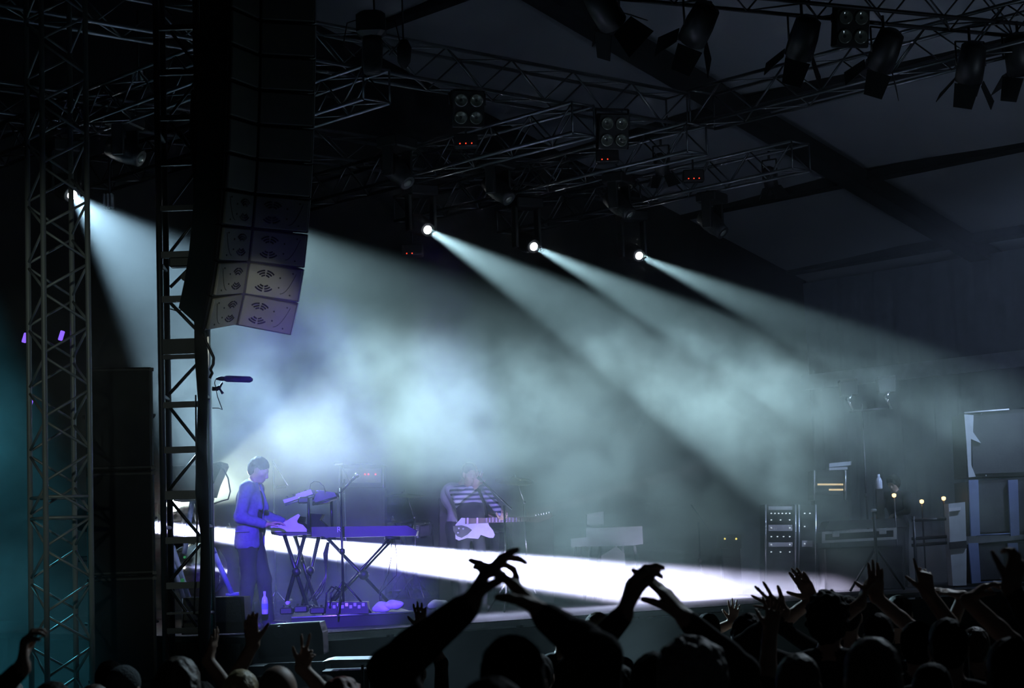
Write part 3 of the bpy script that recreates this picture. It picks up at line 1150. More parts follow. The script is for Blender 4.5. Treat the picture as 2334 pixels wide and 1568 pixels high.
def hair_cap(c, R, style, k_=1.):
    """hair mass that wraps the skull; returns a Body"""
    R = np.array(R)
    h = Body()

    def T(x, y, z):
        return c + R @ (V3((x, y, z)) * k_)
    puff = {'short': 1.04, 'crop': 1.01, 'curly': 1.22, 'big': 1.3, 'long': 1.13, 'quiff': 1.02}[style]
    h.ell(T(0, -.014, .046), V3((.079, .098, .090)) * puff * k_, .03, 0, False, R)
    h.ell(T(0, -.052, -.005), V3((.066, .056, .075)) * puff * k_, .04, 0, False, R)
    if style == 'long':
        h.cone(T(-.05, -.05, .0), T(-.075, -.06, -.2), .05 * k_, .05 * k_, .05)
        h.cone(T(.05, -.05, .0), T(.075, -.06, -.2), .05 * k_, .05 * k_, .05)
        h.cone(T(0, -.07, .0), T(0, -.085, -.22), .055 * k_, .06 * k_, .05)
    if style == 'quiff':
        h.ell(T(0, .06, .115), V3((.055, .04, .03)) * k_, .03, 0, False, R)
    # open the face and free the ears
    h.cut(T(0, .115, -.035), V3((.085, .075, .095)) * k_, .02, R)
    if style in ('short', 'crop', 'quiff'):
        for sg in (-1, 1):
            h.cut(T(sg * .085, .012, -.02), V3((.03, .03, .045)) * k_, .012, R)
        h.cut(T(0, -.06, -.13), V3((.12, .1, .05)) * k_, .02, R)
    return h


def frame(yaw_=0., pitch=0., roll=0.):
    """columns right, forward, up of a head turned by yaw, nodding down by pitch"""
    M = Matrix.Rotation(yaw_, 3, 'Z') @ Matrix.Rotation(-pitch, 3, 'X') @ Matrix.Rotation(roll, 3, 'Y')
    return np.array([[M[i][j] for j in range(3)] for i in range(3)])


def torso_legs(b, s=1., hips=0., tags=(1, 2, 3), wide=1., leg=((0, 0), (0, 0)), lean=0.):
    """standing trunk and legs in local space, facing +y, feet at z=0"""
    tt, tp, ts = tags
    b.ell(V3((0, 0, .98)) * s, V3((.17 * wide, .12, .13)) * s, .05, tp)
    b.cone(V3((0, 0, 1.02)) * s, V3((0, lean * .6, 1.26)) * s, .115 * s, .125 * s, .05, tt, False, (1.22 * wide, .92))
    b.ell(V3((0, lean * .7, 1.30)) * s, V3((.18 * wide, .118, .16)) * s, .05, tt)
    b.cone(V3((-.15 * wide, lean, 1.425)) * s, V3((.15 * wide, lean, 1.425)) * s, .062 * s, .062 * s, .05, tt)
    b.cone(V3((-.08, lean - .01, 1.45)) * s, V3((.08, lean - .01, 1.45)) * s, .05 * s, .05 * s, .05, tt)
    for i, sg in enumerate((-1, 1)):
        fx, fy = leg[i]
        hip, knee, ank = V3((sg * .09 * wide, 0, .93)) * s, V3((sg * .10 + fx * .5, .03 + fy * .5, .50)) * s, V3((sg * .10 + fx, -.01 + fy, .09)) * s
        b.cone(hip, knee, .088 * s, .058 * s, .04, tp)
        b.cone(knee, ank, .057 * s, .040 * s, .03, tp)
        b.ell((knee + (ank - knee) * .3 + V3((0, -.012, 0))), V3((.05, .055, .11)) * s, .03, tp)
        b.cone(ank + V3((0, -.02, -.045)) * s, ank + V3((0, .15, -.05)) * s, .038 * s, .034 * s, .02, ts)


def crowd_person(px, top, Y, label, hair='short', hcol='hair_dark', shirt='cloth_black', arms=(), yaw_=None, cap=None, pitch=0.02, skin='skin', hroll=0., thick=1.):
    """a spectator seen from behind; (px, top) is the pixel of the crown. arms: dicts in pixel space"""
    tp = P(px, top, Y)
    hgt = min(max(tp.z, 1.48), 1.95)
    s = hgt / 1.775
    yw = -.25 + rnd.uniform(-.15, .15) if yaw_ is None else yaw_
    M = Matrix.Translation((tp.x, tp.y, 0)) @ Matrix.Rotation(yw, 4, 'Z')
    Mi = M.inverted()
    b = Body()
    torso_legs(b, s, tags=(1, 2, 3))
    hc_ = V3((0, .015, 1.625)) * s
    R = frame(0, pitch, hroll)
    b.cone(V3((0, -.012, 1.44)) * s, V3((0, .0, 1.58)) * s, .056 * s, .052 * s, .03, 0)
    head(b, hc_, R, 0, s, face=True)
    done = {}
    for a in arms:
        done[a['side']] = a
    for sg, nm in ((-1, 'l'), (1, 'r')):
        sh = V3((sg * .19, 0, 1.425)) * s
        a = done.get(nm)
        if a is None:
            el = sh + V3((sg * .05, -.02, -.28)) * s
            wr = el + V3((-sg * .02, .08, -.25)) * s
            b.cone(sh, el, .052 * s, .043 * s, .03, 1)
            b.cone(el, wr, .040 * s, .028 * s, .02, 0)
            b.ell(wr + V3((0, .02, -.08)) * s, V3((.02, .035, .07)) * s, .02, 0)
            continue
        dy = a.get('dy', .15)
        wr = V3(Mi @ P(a['w'][0], a['w'][1], Y + dy))
        tip = V3(Mi @ P(a['t'][0], a['t'][1], Y + dy + a.get('tdy', 0)))
        u = nrm(tip - wr)
        pole = V3(Mi.to_3x3() @ Vector((a.get('pole', (sg * .8, .1, -.6)))))
        el, wr = ik(sh, wr, .30 * s, .265 * s, pole)
        tk = thick if a.get('sleeve') else 1.
        tg_ = 1 if a.get('sleeve') else 0
        b.cone(sh, el, .054 * s * thick, .043 * s * tk, .03, 1)
        b.cone(el, el + (wr - el) * .35, .042 * s * tk, .040 * s * tk, .02, tg_)
        b.cone(el + (wr - el) * .3, el + (wr - el) * (.88 if tg_ else 1.), .041 * s * tk, .030 * s * tk, .02, tg_)
        b.cone(el + (wr - el) * .6, wr, .034 * s, .028 * s, .02, 0)
        n = V3(Mi.to_3x3() @ Vector(a.get('n', (0, 1, 0))))
        hand(b, wr, u, n, a.get('th', 1), a.get('curl', .2), a.get('spread', .15), 0, s * a.get('k', 1.0), a.get('tcurl', .2), a.get('curls'), a.get('tout', .75))
        a['_wr'], a['_u'] = wr, u
    o = skin_obj('person', b, [skin, shirt, 'trousers', 'shoe'], None, M, coarse=.022, fine=.0075, zcut=1.25, zstep=.06)
    tag(o, label, 'person', 'audience in front of the stage')
    if hair == 'bald':
        pass
    elif hair in ('cap', 'beanie'):
        h = Body()
        h.ell(hc_ + R @ (V3((0, -.008, .05)) * s), V3((.083, .104, .088)) * s, .02, 0, False, R)
        h.cut(hc_ + R @ (V3((0, .0, -.06)) * s), V3((.2, .2, .075)) * s, .01, R)
        if hair == 'cap':
            h.cone(hc_ + R @ (V3((-.04, -.09, .02)) * s), hc_ + R @ (V3((.04, -.09, .02)) * s), .012 * s, .012 * s, .01)
            h.ell(hc_ + R @ (V3((0, .12, .03)) * s), V3((.065, .075, .008)) * s, .01, 0, False, R)
        skin_obj('cap' if hair == 'cap' else 'knit_hat', h, ['cap_cloth' if hair == 'cap' else 'knit'], o, coarse=.011)
        h2 = hair_cap(hc_, R, 'crop', s)
        h2.cut(hc_ + R @ (V3((0, 0, .13)) * s), V3((.2, .2, .12)) * s, .01, R)
        skin_obj('hair', h2, [hcol], o, coarse=.012)
    else:
        h = hair_cap(hc_, R, hair, s)
        nz = {'short': .004, 'crop': .002, 'curly': .014, 'big': .016, 'long': .006, 'quiff': .006}[hair]
        skin_obj('hair', h, [hcol], o, coarse=.011, noise=nz, nfreq=75 if hair in ('curly', 'big') else 130, hairlike=hair in ('long', 'short', 'quiff'))
    return o

# ------------------------------------------------------------------ helpers for stage gear
def slab(pts, Y0, Y1):
    """solid outline: pixel outline at depth Y0 pushed straight back to Y1"""
    g_ = G()
    a = [P(x, y, Y0) for x, y in pts]
    b = [v + Vector((0, Y1 - Y0, 0)) for v in a]
    n = len(pts)
    g_.add(a + b, [tuple(range(n)), tuple(range(2 * n - 1, n - 1, -1))] + [(i, n + i, n + (i + 1) % n, (i + 1) % n) for i in range(n)])
    return g_


def rect(x0, y0, x1, y1):
    return [(x0, y0), (x1, y0), (x1, y1), (x0, y1)]


def pole_stand(name, label, cat, px, Y, top_py, z0=SZ, r=.013, legs=3, m='black_tube', spread=.3, legh=.35, height=None):
    p = P(px, 1300, Y)
    zt = P(px, top_py, Y).z
    root = thing(name, label, cat, (p.x, p.y, z0))
    rod(root, 'pole', (p.x, p.y, z0 + .06), (p.x, p.y, zt), r, m)
    for i in range(legs):
        w = 2 * math.pi * i / legs + .4
        rod(root, 'leg', (p.x, p.y, z0 + legh), (p.x + math.cos(w) * spread, p.y + math.sin(w) * spread, z0 + .012), r * .8, m, 8)
    G().lathe([(.02, -.03), (.03, -.02), (.03, .02), (.02, .03)], (p.x, p.y, (z0 + zt) / 2), None, 10).obj('clutch', m, root, True, True)
    return root, Vector((p.x, p.y, zt))


# low riser under the keyboards
rz0 = P(800, 1400, 20.2)
ris = thing('riser', 'low black riser under the keyboard stands', 'riser', (0, 0, SZ))
RTOP = SZ + .12
q = [S(.6, .25, 0), S(3.6, .25, 0), S(3.6, 2.6, 0), S(.6, 2.6, 0)]
a_, b_ = P(664, 1402, 20.1), P(945, 1396, 20.6)
q = [Vector((a_.x, a_.y, 0)), Vector((b_.x, b_.y, 0)), Vector((b_.x - .3, b_.y + 2.0, 0)), Vector((a_.x - .2, a_.y + 2.0, 0))]
G().add([v + Vector((0, 0, SZ)) for v in q] + [v + Vector((0, 0, RTOP)) for v in q],
        [(3, 2, 1, 0), (4, 5, 6, 7), (0, 1, 5, 4), (1, 2, 6, 5), (2, 3, 7, 6), (3, 0, 4, 7)]).obj('platform', 'deck', ris, world=True)
rod(ris, 'edge_rail', q[0] + Vector((0, -.01, RTOP)), q[1] + Vector((0, -.01, RTOP)), .01, 'silver_trim', 8)

# ---- keyboard player's rig
KY = 20.45
ks = thing('synthesizer', 'synthesizer with white side cheeks under the player\'s hands', 'keyboard', P(660, 1212, KY))
cheek = [(617, 1199), (640, 1194), (652, 1188), (664, 1180), (680, 1171), (684, 1175), (677, 1187), (678, 1192), (690, 1196), (699, 1206), (699, 1212), (617, 1212)]
slab(cheek, KY - .03, KY).obj('side_cheek', 'white_panel', ks, world=True)
slab(cheek, KY + .82, KY + .85).obj('side_cheek', 'white_panel', ks, world=True)
slab([(620, 1201), (650, 1196), (664, 1186), (679, 1176), (676, 1190), (696, 1205), (696, 1211), (620, 1211)], KY, KY + .82).obj('body', 'synth_black', ks, world=True)
for j in range(26):
    a = P(622, 1200.0, KY + .03 + j * .03)
    G().bbox(a + Vector((.055, 0, .004)), (.12, .026, .012), .003).obj('key', 'key_white', ks, world=True)
slab([(617, 1212), (700, 1212), (700, 1219), (640, 1222), (619, 1218)], KY, KY + .8).obj('tray', 'synth_black', ks, world=True)

kb = thing('stage_piano', 'long flat black stage piano on the wide cross stand', 'keyboard', P(820, 1222, KY + .5))
slab([(679, 1223), (694, 1206), (706, 1201), (928, 1198), (951, 1210), (948, 1221), (760, 1225)], KY + .45, KY + .8).obj('body', 'synth_black', kb, world=True)
slab([(700, 1201), (700, 1170), (735, 1172), (728, 1185), (740, 1196), (745, 1202)], KY + .5, KY + .8).obj('music_panel', 'black_matte', kb, world=True)
fc = bpy.data.curves.new('logo', 'FONT')
fc.body = 'R'
fc.size = .085
fc.extrude = .002
fc.align_x = 'CENTER'
fc.materials.append(MATS['white_panel'])
fo = bpy.data.objects.new('logo', fc)
C.objects.link(fo)
_me = bpy.data.meshes.new_from_object(fo.evaluated_get(bpy.context.evaluated_depsgraph_get()))
bpy.data.objects.remove(fo)
fo = bpy.data.objects.new('logo', _me)
link(fo, kb)
fo.matrix_local = MW[kb].inverted() @ Matrix.Translation(P(773, 1213, KY + .445)) @ Matrix.Rotation(math.pi / 2, 4, 'X')

us = thing('desktop_synth', 'small pale tilted synthesizer on the upper tier', 'keyboard', P(690, 1140, KY + .1))
slab([(645, 1139), (674, 1131), (674, 1126), (708, 1115), (713, 1126), (648, 1147)], KY + .02, KY + .42).obj('body', 'synth_grey', us, world=True)
for j in range(4):
    c = P(655 + j * 14, 1135 - j * 4.6, KY + .1)
    G().lathe([(.012, 0), (.012, .018), (.008, .022)], c, look((-.3, 0, 1)), 10).obj('knob', 'black_paint', us, world=True)
G().tube([P(x, y, KY + .1) for x, y in ((706, 1116), (708, 1103), (716, 1097), (728, 1099), (738, 1108), (742, 1122))], .004).obj('cable', 'black_tube', us, True, True)
us2 = thing('drum_machine', 'black tilted drum machine beside the small pale synthesizer', 'keyboard', P(745, 1140, KY + .3))
slab([(712, 1132), (730, 1118), (762, 1122), (768, 1132), (745, 1145), (712, 1150)], KY + .3, KY + .7).obj('body', 'synth_black', us2, world=True)
for j in range(3):
    c = P(724 + j * 7, 1119, KY + .34)
    G().bbox(c, (.03, .03, .014), .004).obj('pad', 'synth_grey', us2, world=True)

tr = thing('upper_tier_stand', 'slim black upper tier frame above the synthesizer', 'stand', P(704, 1212, KY + .05))
for (x, y0, y1, dy) in ((705, 1134, 1211, 0), (757, 1139, 1203, .55)):
    rod(tr, 'post', P(x, y1, KY + dy), P(x - 2, y0, KY + dy), .015, 'black_tube')
for dy in (.0, .5):
    rod(tr, 'arm', P(650, 1151, KY + dy + .02), P(716, 1130, KY + dy + .02), .012, 'aluminium')
    rod(tr, 'arm', P(712, 1150, KY + dy + .1), P(768, 1133, KY + dy + .1), .012, 'black_tube')
G().bbox(P(692, 1140, KY), (.12, .08, .07), .015).obj('joint', 'black_paint', tr, world=True)

xs = thing('cross_stand', 'black double cross keyboard stand under the synthesizer', 'stand', P(690, 1385, KY + .2))
for (x0, y0, x1, y1, dy) in ((648, 1219, 700, 1380, .0), (695, 1219, 653, 1372, .02), (670, 1215, 722, 1384, .55), (727, 1222, 690, 1380, .57)):
    rod(xs, 'leg', P(x0, y0, KY + dy), P(x1, y1, KY + dy), .022, 'black_tube')
for (x, y, dy) in ((676, 1303, .0), (707, 1300, .55)):
    G().lathe([(.03, -.05), (.045, -.03), (.045, .03), (.03, .05)], P(x, y, KY + dy - .03), look((0, 1, 0)), 12).obj('hub', 'black_paint', xs, True, True)
rod(xs, 'foot', P(655, 1374, KY - .02), P(663, 1368, KY + .6), .02, 'white_panel')
rod(xs, 'foot', P(701, 1381, KY), P(722, 1384, KY + .57), .02, 'black_tube')

xs = thing('cross_stand', 'wide black double braced cross stand under the long stage piano', 'stand', P(820, 1385, KY + .6))
for off in (0, .11):
    rod(xs, 'leg', P(746 + off * 20, 1228, KY + .45 + off), P(897, 1384, KY + .5 + off), .017, 'black_tube')
    rod(xs, 'leg', P(886 + off * 90, 1229, KY + .52 + off), P(744 + off * 40, 1384, KY + .48 + off), .013, 'black_tube')
G().lathe([(.03, -.06), (.055, -.03), (.055, .03), (.03, .06)], P(829, 1310, KY + .46), look((0, 1, 0)), 14).obj('hub', 'black_paint', xs, True, True)
for x in (747, 893):
    rod(xs, 'arm', P(x - 16, 1226, KY + .45), P(x + 18, 1226, KY + .5), .018, 'black_tube')

ms, top = pole_stand('microphone_stand', 'black microphone stand in front of the long stage piano', 'microphone stand', 781, KY - .1, 1112, RTOP)
rod(ms, 'boom', P(774, 1124, KY - .1), P(806, 1091, KY - .1), .012, 'black_tube')
mcr = thing('microphone', 'dark vocal microphone pointing up beside the upper tier', 'microphone', P(806, 1091, KY - .1))
G().tube([P(x, y, KY - .1) for x, y in ((800, 1097), (806, 1091), (812, 1085))], [.012, .018, .022], 12).obj('body', 'black_tube', mcr, True, True)
G().lathe([(.004, -.03), (.022, -.02), (.029, 0), (.022, .022), (.006, .03)], P(814, 1083, KY - .1), look((.7, 0, .7)), 14).obj('grille', 'chrome', mcr, True, True)

# cables and pedals on the riser
cb = thing('cable_bundle', 'bundle of black cables hanging under the long stage piano', 'cable', P(742, 1240, KY + .3))
for j in range(3):
    pts = [P(746 + j * 2, 1236, KY + .3), P(738 + j * 4, 1262, KY + .28), P(741 + j * 2, 1285, KY + .3), P(744 - j, 1315, KY + .3), P(736 - j * 6, 1345, KY + .25), P(720 - j * 8, 1370, KY + .2)]
    G().tube(pts, .009).obj('cable', 'black_tube', cb, True, True)
for j, (x0, xm, x1) in enumerate(((892, 884, 868), (905, 904, 872))):
    cb = thing('thin_cable', '%s thin cable dropping from the long stage piano' % ('left' if j == 0 else 'right'), 'cable', P(x0, 1230, KY + .55), 0)
    G().tube([P(x0 - j * 6, 1228, KY + .55), P(x0, 1270, KY + .55), P(xm, 1310, KY + .5), P(x1 - 4, 1350, KY + .45), P(x1, 1384, KY + .4)], .004).obj('cable', 'black_tube', cb, True, True)
for j, (x0, x1, y, m, nm, lab) in enumerate(((640, 668, 1392, 'synth_black', 'effects_pedal', 'small dark effects pedal by the near cross stand foot'),
                                             (672, 702, 1388, 'steel_dark', 'effects_pedal', 'second small effects pedal between the cross stand legs'),
                                             (708, 742, 1391, 'synth_black', 'effects_pedal', 'third dark effects pedal at the middle of the riser'))):
    pd = thing(nm, lab, 'pedal', P((x0 + x1) / 2, y, KY - .15), 0, 'pedals on the riser')
    w_ = (x1 - x0) / 215
    G().bbox((0, 0, .0), (w_, .16, .07), .012).obj('case', m, pd)
    for jj in (-1, 1):
        G().lathe([(.012, 0), (.012, .02), (.006, .024)], (jj * w_ * .25, -.03, .035), None, 8).obj('knob', 'chrome', pd)
fx = thing('floor_mixer', 'long dark floor mixer with rows of small keys', 'mixer', P(800, 1392, KY - .1))
slab([(742, 1372), (836, 1372), (840, 1398), (742, 1400)], KY - .12, KY + .2).obj('case', 'synth_black', fx, world=True)
for j in range(9):
    G().bbox(P(752 + j * 9.5, 1378 + (j % 2) * 5, KY - .122), (.03, .012, .035), .003).obj('key', 'synth_grey' if j != 4 else 'led_violet', fx, world=True)
for j in range(2):
    cbl = thing('cable_arch', '%s of two cable arches looping over the floor mixer' % ('left' if j == 0 else 'right'), 'cable', P(760 + j * 18, 1392, KY - .15))
    G().tube([P(742 + j * 10, 1385, KY - .15), P(744 + j * 10, 1352, KY - .15), P(756 + j * 10, 1337, KY - .12), P(772 + j * 7, 1345, KY - .1), P(782 + j * 4, 1388, KY - .1)], .009).obj('cable', 'black_tube', cbl, True, True)
bt = thing('water_bottle', 'clear water bottle standing at the keyboard player\'s feet', 'bottle', P(604, 1400, KY - .3))
G().lathe([(.03, 0), (.034, .01), (.034, .13), (.028, .165), (.013, .19), (.013, .215)], (0, 0, -.0), None, 14).obj('body', 'plastic_bottle', bt, True)
G().lathe([(.035, .05), (.035, .11)], (0, 0, 0), None, 14).obj('label_band', 'bottle_label', bt)
G().lathe([(.015, .21), (.015, .235), (.01, .237)], (0, 0, 0), None, 10).obj('bottle_cap', 'white_panel', bt)
for j, (x, y, lab) in enumerate(((878, 1386, 'crumpled white towel at the right end of the riser'), (900, 1380, 'second white towel behind the first on the riser'), (1000, 1380, 'white towel on the floor near the stage front'))):
    tb = Body()
    for i in range(7):
        tb.ell((rnd.uniform(-.06, .06), rnd.uniform(-.05, .05), rnd.uniform(.02, .05)), (.07, .06, .035), .03)
    o = skin_obj('towel', tb, ['towel'], None, Matrix.Translation(P(x, y + 6, KY + .1 if j < 2 else 22)), coarse=.012, noise=.014, nfreq=28)
    tag(o, lab, 'towel', 'towels on stage')

# ---- wedge monitors
wm = thing('wedge_monitor', 'violet lit black floor monitor at the keyboard player\'s feet', 'loudspeaker', P(487, 1425, 18.9))
slab([(415, 1363), (556, 1360), (560, 1442), (414, 1447)], 18.9, 19.35).obj('cabinet', 'cab_body', wm, world=True)
slab([(424, 1370), (548, 1367), (551, 1417), (423, 1420)], 18.885, 18.9).obj('grille', 'amp_grille', wm, world=True)
rod(wm, 'edge_trim', P(416, 1364, 18.89), P(415, 1427, 18.89), .006, 'silver_trim', 6)
wf = thing('wedge_monitor', 'black floor monitor with a bright top edge at the stage front', 'loudspeaker', P(660, 1490, 17.7))
slab([(586, 1450), (618, 1425), (728, 1419), (735, 1442), (738, 1492), (590, 1500)], 17.7, 18.2).obj('cabinet', 'cab_body', wf, world=True)
rod(wf, 'edge_trim', P(617, 1424, 17.69), P(729, 1418, 17.69), .006, 'silver_trim', 6)  # bright strip stands in for light catching the top edge
rod(wf, 'edge_trim', P(586, 1449, 17.69), P(617, 1424, 17.69), .005, 'steel_dark', 6)
G().lathe([(.06, 0), (.055, .008), (.03, .004)], P(638, 1441, 17.69), look((0, -1, 0)), 16).obj('badge', 'steel_dark', wf, world=True)
wp = P(660, 1490, 17.95)
G().box((wp.x, wp.y, wp.z / 2 - .04), (.7, .5, wp.z - .1)).obj('plinth', 'black_matte', wf, world=True)
fb_ = thing('barrier', 'pale topped crowd barrier box in front of the stage', 'barrier', P(790, 1568, 16.6))
slab([(735, 1508), (752, 1504), (862, 1502), (838, 1509), (736, 1513)], 16.2, 16.7).obj('top_plate', 'barrier', fb_, world=True)
pz = P(795, 1513, 16.5)
G().box((pz.x, pz.y, pz.z / 2 - .02), (.42, .35, pz.z - .05)).obj('box', 'black_paint', fb_, world=True)
for x in (826, 838):
    rod(fb_, 'post', P(x, 1515, 16.25), (P(x, 1515, 16.25).x, 16.25, 0.02), .012, 'steel_dark', 8)

# ---- tilted synth on an A-frame behind the ladder tower
ps = thing('pedestal_keyboard', 'dark tilted keyboard on an angled frame stand behind the ladder tower', 'keyboard', P(440, 1390, 20.6))
slab([(392, 1075), (392, 1062), (470, 1060), (503, 1052), (506, 1060), (486, 1105), (478, 1132), (392, 1136)], 20.6, 21.1).obj('case', 'synth_black', ps, world=True)
slab([(395, 1128), (470, 1126), (470, 1138), (395, 1142)], 20.55, 21.1).obj('tray', 'black_paint', ps, world=True)
for (x0, y0, x1, y1, Y) in ((438, 1142, 420, 1262, 20.6), (448, 1142, 470, 1215, 20.65), (393, 1245, 437, 1385, 20.6), (380, 1240, 425, 1385, 21.0), (484, 1250, 528, 1352, 20.6), (470, 1215, 490, 1262, 20.6)):
    rod(ps, 'leg', P(x0, y0, Y), P(x1, y1, Y), .028, 'blue_post')
rod(ps, 'brace', P(438, 1160, 20.62), P(456, 1215, 20.62), .01, 'aluminium', 8)
rod(ps, 'foot', P(515, 1356, 20.6), P(545, 1353, 20.6), .02, 'blue_post')
G().bbox(P(416, 1325, 20.5), (.04, .03, .06), .006).obj('tape_mark', 'green_tape', ps, world=True)
G().bbox(P(421, 1270, 20.55), (.03, .03, .03), .006).obj('tape_mark', 'green_tape', ps, world=True)
G().tube([P(x, y, 20.6) for x, y in ((495, 1060), (510, 1070), (520, 1090), (525, 1120), (520, 1138), (505, 1142), (488, 1148))], .008).obj('cable', 'black_tube', ps, True, True)
G().tube([P(x, y, 20.58) for x, y in ((486, 1348), (494, 1342), (500, 1328), (501, 1310))], .004).obj('cable', 'chrome', ps, True, True)

# ---- amplifier stack with three lights
am = thing('bass_cabinet', 'tall grey bass cabinet behind the long stage piano', 'amplifier', P(822, 1300, 24.3))
slab(rect(768, 1112, 877, 1397), 24.3, 24.75).obj('cabinet', 'cab_body', am, world=True)
slab(rect(774, 1118, 871, 1360), 24.28, 24.3).obj('grille', 'amp_grille', am, world=True)
ah = thing('amplifier_head', 'amplifier head with three orange lights on the bass cabinet', 'amplifier', P(822, 1112, 24.35))
slab(rect(772, 1060, 875, 1111), 24.35, 24.7).obj('case', 'cab_body', ah, world=True)
slab(rect(780, 1068, 868, 1100), 24.335, 24.35).obj('front_panel', 'synth_grey', ah, world=True)
for x in (832, 840, 856):
    G().lathe([(.012, 0), (.012, .008), (.006, .012)], P(x, 1081, 24.33), look((0, -1, 0)), 8).obj('indicator', 'led_red', ah, world=True)
for x in (774, 873):
    rod(ah, 'edge_trim', P(x, 1060, 24.34), P(x, 1111, 24.34), .012, 'silver_trim', 6)
rod(ah, 'handle', P(800, 1058, 24.5), P(846, 1057, 24.5), .012, 'black_tube', 8)

bx1 = thing('speaker_cabinet', 'dark loudspeaker cabinet standing to the right of the guitarist', 'amplifier', P(1215, 1300, 25.7))
slab(rect(1168, 1182, 1262, 1375), 25.7, 26.1).obj('cabinet', 'cab_body', bx1, world=True)
slab(rect(1175, 1190, 1255, 1366), 25.68, 25.7).obj('grille', 'amp_grille', bx1, world=True)
bx2 = thing('flight_case', 'dark flight case standing behind the guitarist\'s left shoulder', 'case', P(1020, 1300, 25.2))
slab(rect(1000, 1135, 1048, 1384), 25.2, 25.6).obj('case', 'black_paint', bx2, world=True)
for x in (1001, 1047):
    rod(bx2, 'edge_trim', P(x, 1136, 25.19), P(x, 1382, 25.19), .01, 'steel_dark', 6)


# ---- drums
def drum(px, py, Y, r, depth, axis, label, z0=None, shell='drum_shell'):
    c = P(px, py, Y)
    ax = Vector(axis).normalized()
    R = look(ax)
    root = thing('drum', label, 'drum', c, 0, 'drum kit')
    G().lathe([(r, -depth / 2), (r, depth / 2)], c, R, 28).obj('shell', shell, root, True, True)
    for sg in (-1, 1):
        G().lathe([(r * .98, sg * depth / 2 - .004), (r * .98, sg * depth / 2 + .004)], c, R, 28).obj('drum_head', 'drum_head', root, True, True)
        G().lathe([(r + .004, sg * depth / 2 - .014), (r + .012, sg * depth / 2), (r + .004, sg * depth / 2 + .014)], c, R, 28).obj('hoop', 'chrome', root, True, True)
    for i in range(8):
        w = math.pi / 4 * i
        o = c + R @ Vector((math.cos(w) * (r + .012), math.sin(w) * (r + .012), 0))
        rod(root, 'tension_rod', o - ax * depth * .48, o + ax * depth * .48, .006, 'chrome', 6)
    if z0 is not None:
        for i in range(3):
            w = 2 * math.pi * i / 3 + .3
            o = c + Vector((math.cos(w) * (r + .03), math.sin(w) * (r + .03), 0))
            rod(root, 'leg', (o.x, o.y, z0), (o.x, o.y, c.z + .05), .009, 'chrome', 6)
    return root


def cymbal(px, py, Y, r, tilt, label, z0):
    c = P(px, py, Y)
    R = look(tilt)
    root = thing('cymbal', label, 'cymbal', (c.x, c.y, z0), 0, 'drum kit')
    G().lathe([(r, -.012), (r, -.009), (r * .5, .012), (r * .16, .022), (r * .12, .045), (.01, .05), (.01, .02), (r * .12, .016), (r * .5, .004)], c, R, 32).obj('plate', 'cymbal', root, True, True)
    rod(root, 'pole', (c.x + .12, c.y, z0 + .3), (c.x + .12, c.y, c.z - .28), .014, 'chrome', 8)
    rod(root, 'tilter', (c.x + .12, c.y, c.z - .3), c + R @ Vector((0, 0, .08)), .01, 'chrome', 8)
    G().lathe([(.016, -.02), (.022, 0), (.016, .02)], (c.x + .12, c.y, c.z - .29), None, 8).obj('wing_nut', 'chrome', root, True, True)
    for i in range(3):
        w = 2 * math.pi * i / 3 + .9
        rod(root, 'leg', (c.x + .12, c.y, z0 + .34), (c.x + .12 + math.cos(w) * .28, c.y + math.sin(w) * .28, z0 + .012), .009, 'chrome', 6)
    return root


DZ = SZ + .15
dr = thing('drum_riser', 'low dark drum riser behind the keyboard and guitar players', 'riser', S(5.9, 5.2, SZ), TH)
G().bbox((0, 0, .075), (3.0, 2.6, .15), .01).obj('platform', 'deck', dr)
drum(985, 1300, 26.6, .28, .45, (.3, -1, .02), 'pale bass drum facing out behind the stage piano', None)
drum(905, 1312, 26.2, .2, .38, (0, 0, 1), 'pale floor tom left of the bass drum', DZ)
drum(1130, 1225, 26.4, .16, .25, (.1, -.35, 1), 'pale rack tom just right of the guitarist', DZ)
drum(950, 1205, 25.75, .19, .16, (.05, -.2, 1), 'white headed snare drum lit by the ground beam', DZ)
drum(448, 1300, 22.6, .30, .4, (.5, -1, .02), 'pale bass drum seen through the ladder tower', None)
cymbal(922, 1129, 24.98, .27, (.05, -.1, 1), 'thin cymbal right of the bass cabinet', DZ)
cymbal(1172, 1095, 25.0, .25, (.1, -.25, 1), 'hazy cymbal raised to the right of the guitarist', DZ)
cymbal(895, 1190, 25.45, .2, (0, -.05, 1), 'low flat hi-hat cymbal left of the snare drum', DZ)
cymbal(522, 1208, 22.3, .2, (0, -.1, 1), 'small cymbal on a chrome stand behind the keyboard player', SZ)
p_, t_ = pole_stand('overhead_stand', 'chrome boom stand behind the keyboard player\'s head', 'microphone stand', 628, 23.0, 1052, SZ, .012, m='chrome')
rod(p_, 'boom', P(622, 1050, 23.0), P(656, 1108, 23.0), .011, 'chrome')
G().bbox(P(641, 1110, 23.0), (.12, .04, .03), .008).obj('counterweight', 'black_paint', p_, world=True)
p_, t_ = pole_stand('overhead_stand', 'chrome boom stand in front of the amplifier head', 'microphone stand', 790, 23.6, 1092, SZ, .012, m='chrome')
rod(p_, 'boom', P(779, 1062, 23.6), P(800, 1100, 23.6), .011, 'chrome')
G().bbox(P(772, 1058, 23.6), (.12, .05, .04), .012).obj('microphone_head', 'chrome', p_, world=True)
p_, t_ = pole_stand('guitar_microphone_stand', 'tall boom microphone stand in front of the guitarist', 'microphone stand', 1154, 23.2, 1152, SZ, .013, m='black_tube')
rod(p_, 'boom', P(1094, 1092, 23.2), P(1166, 1160, 23.2), .010, 'black_tube')
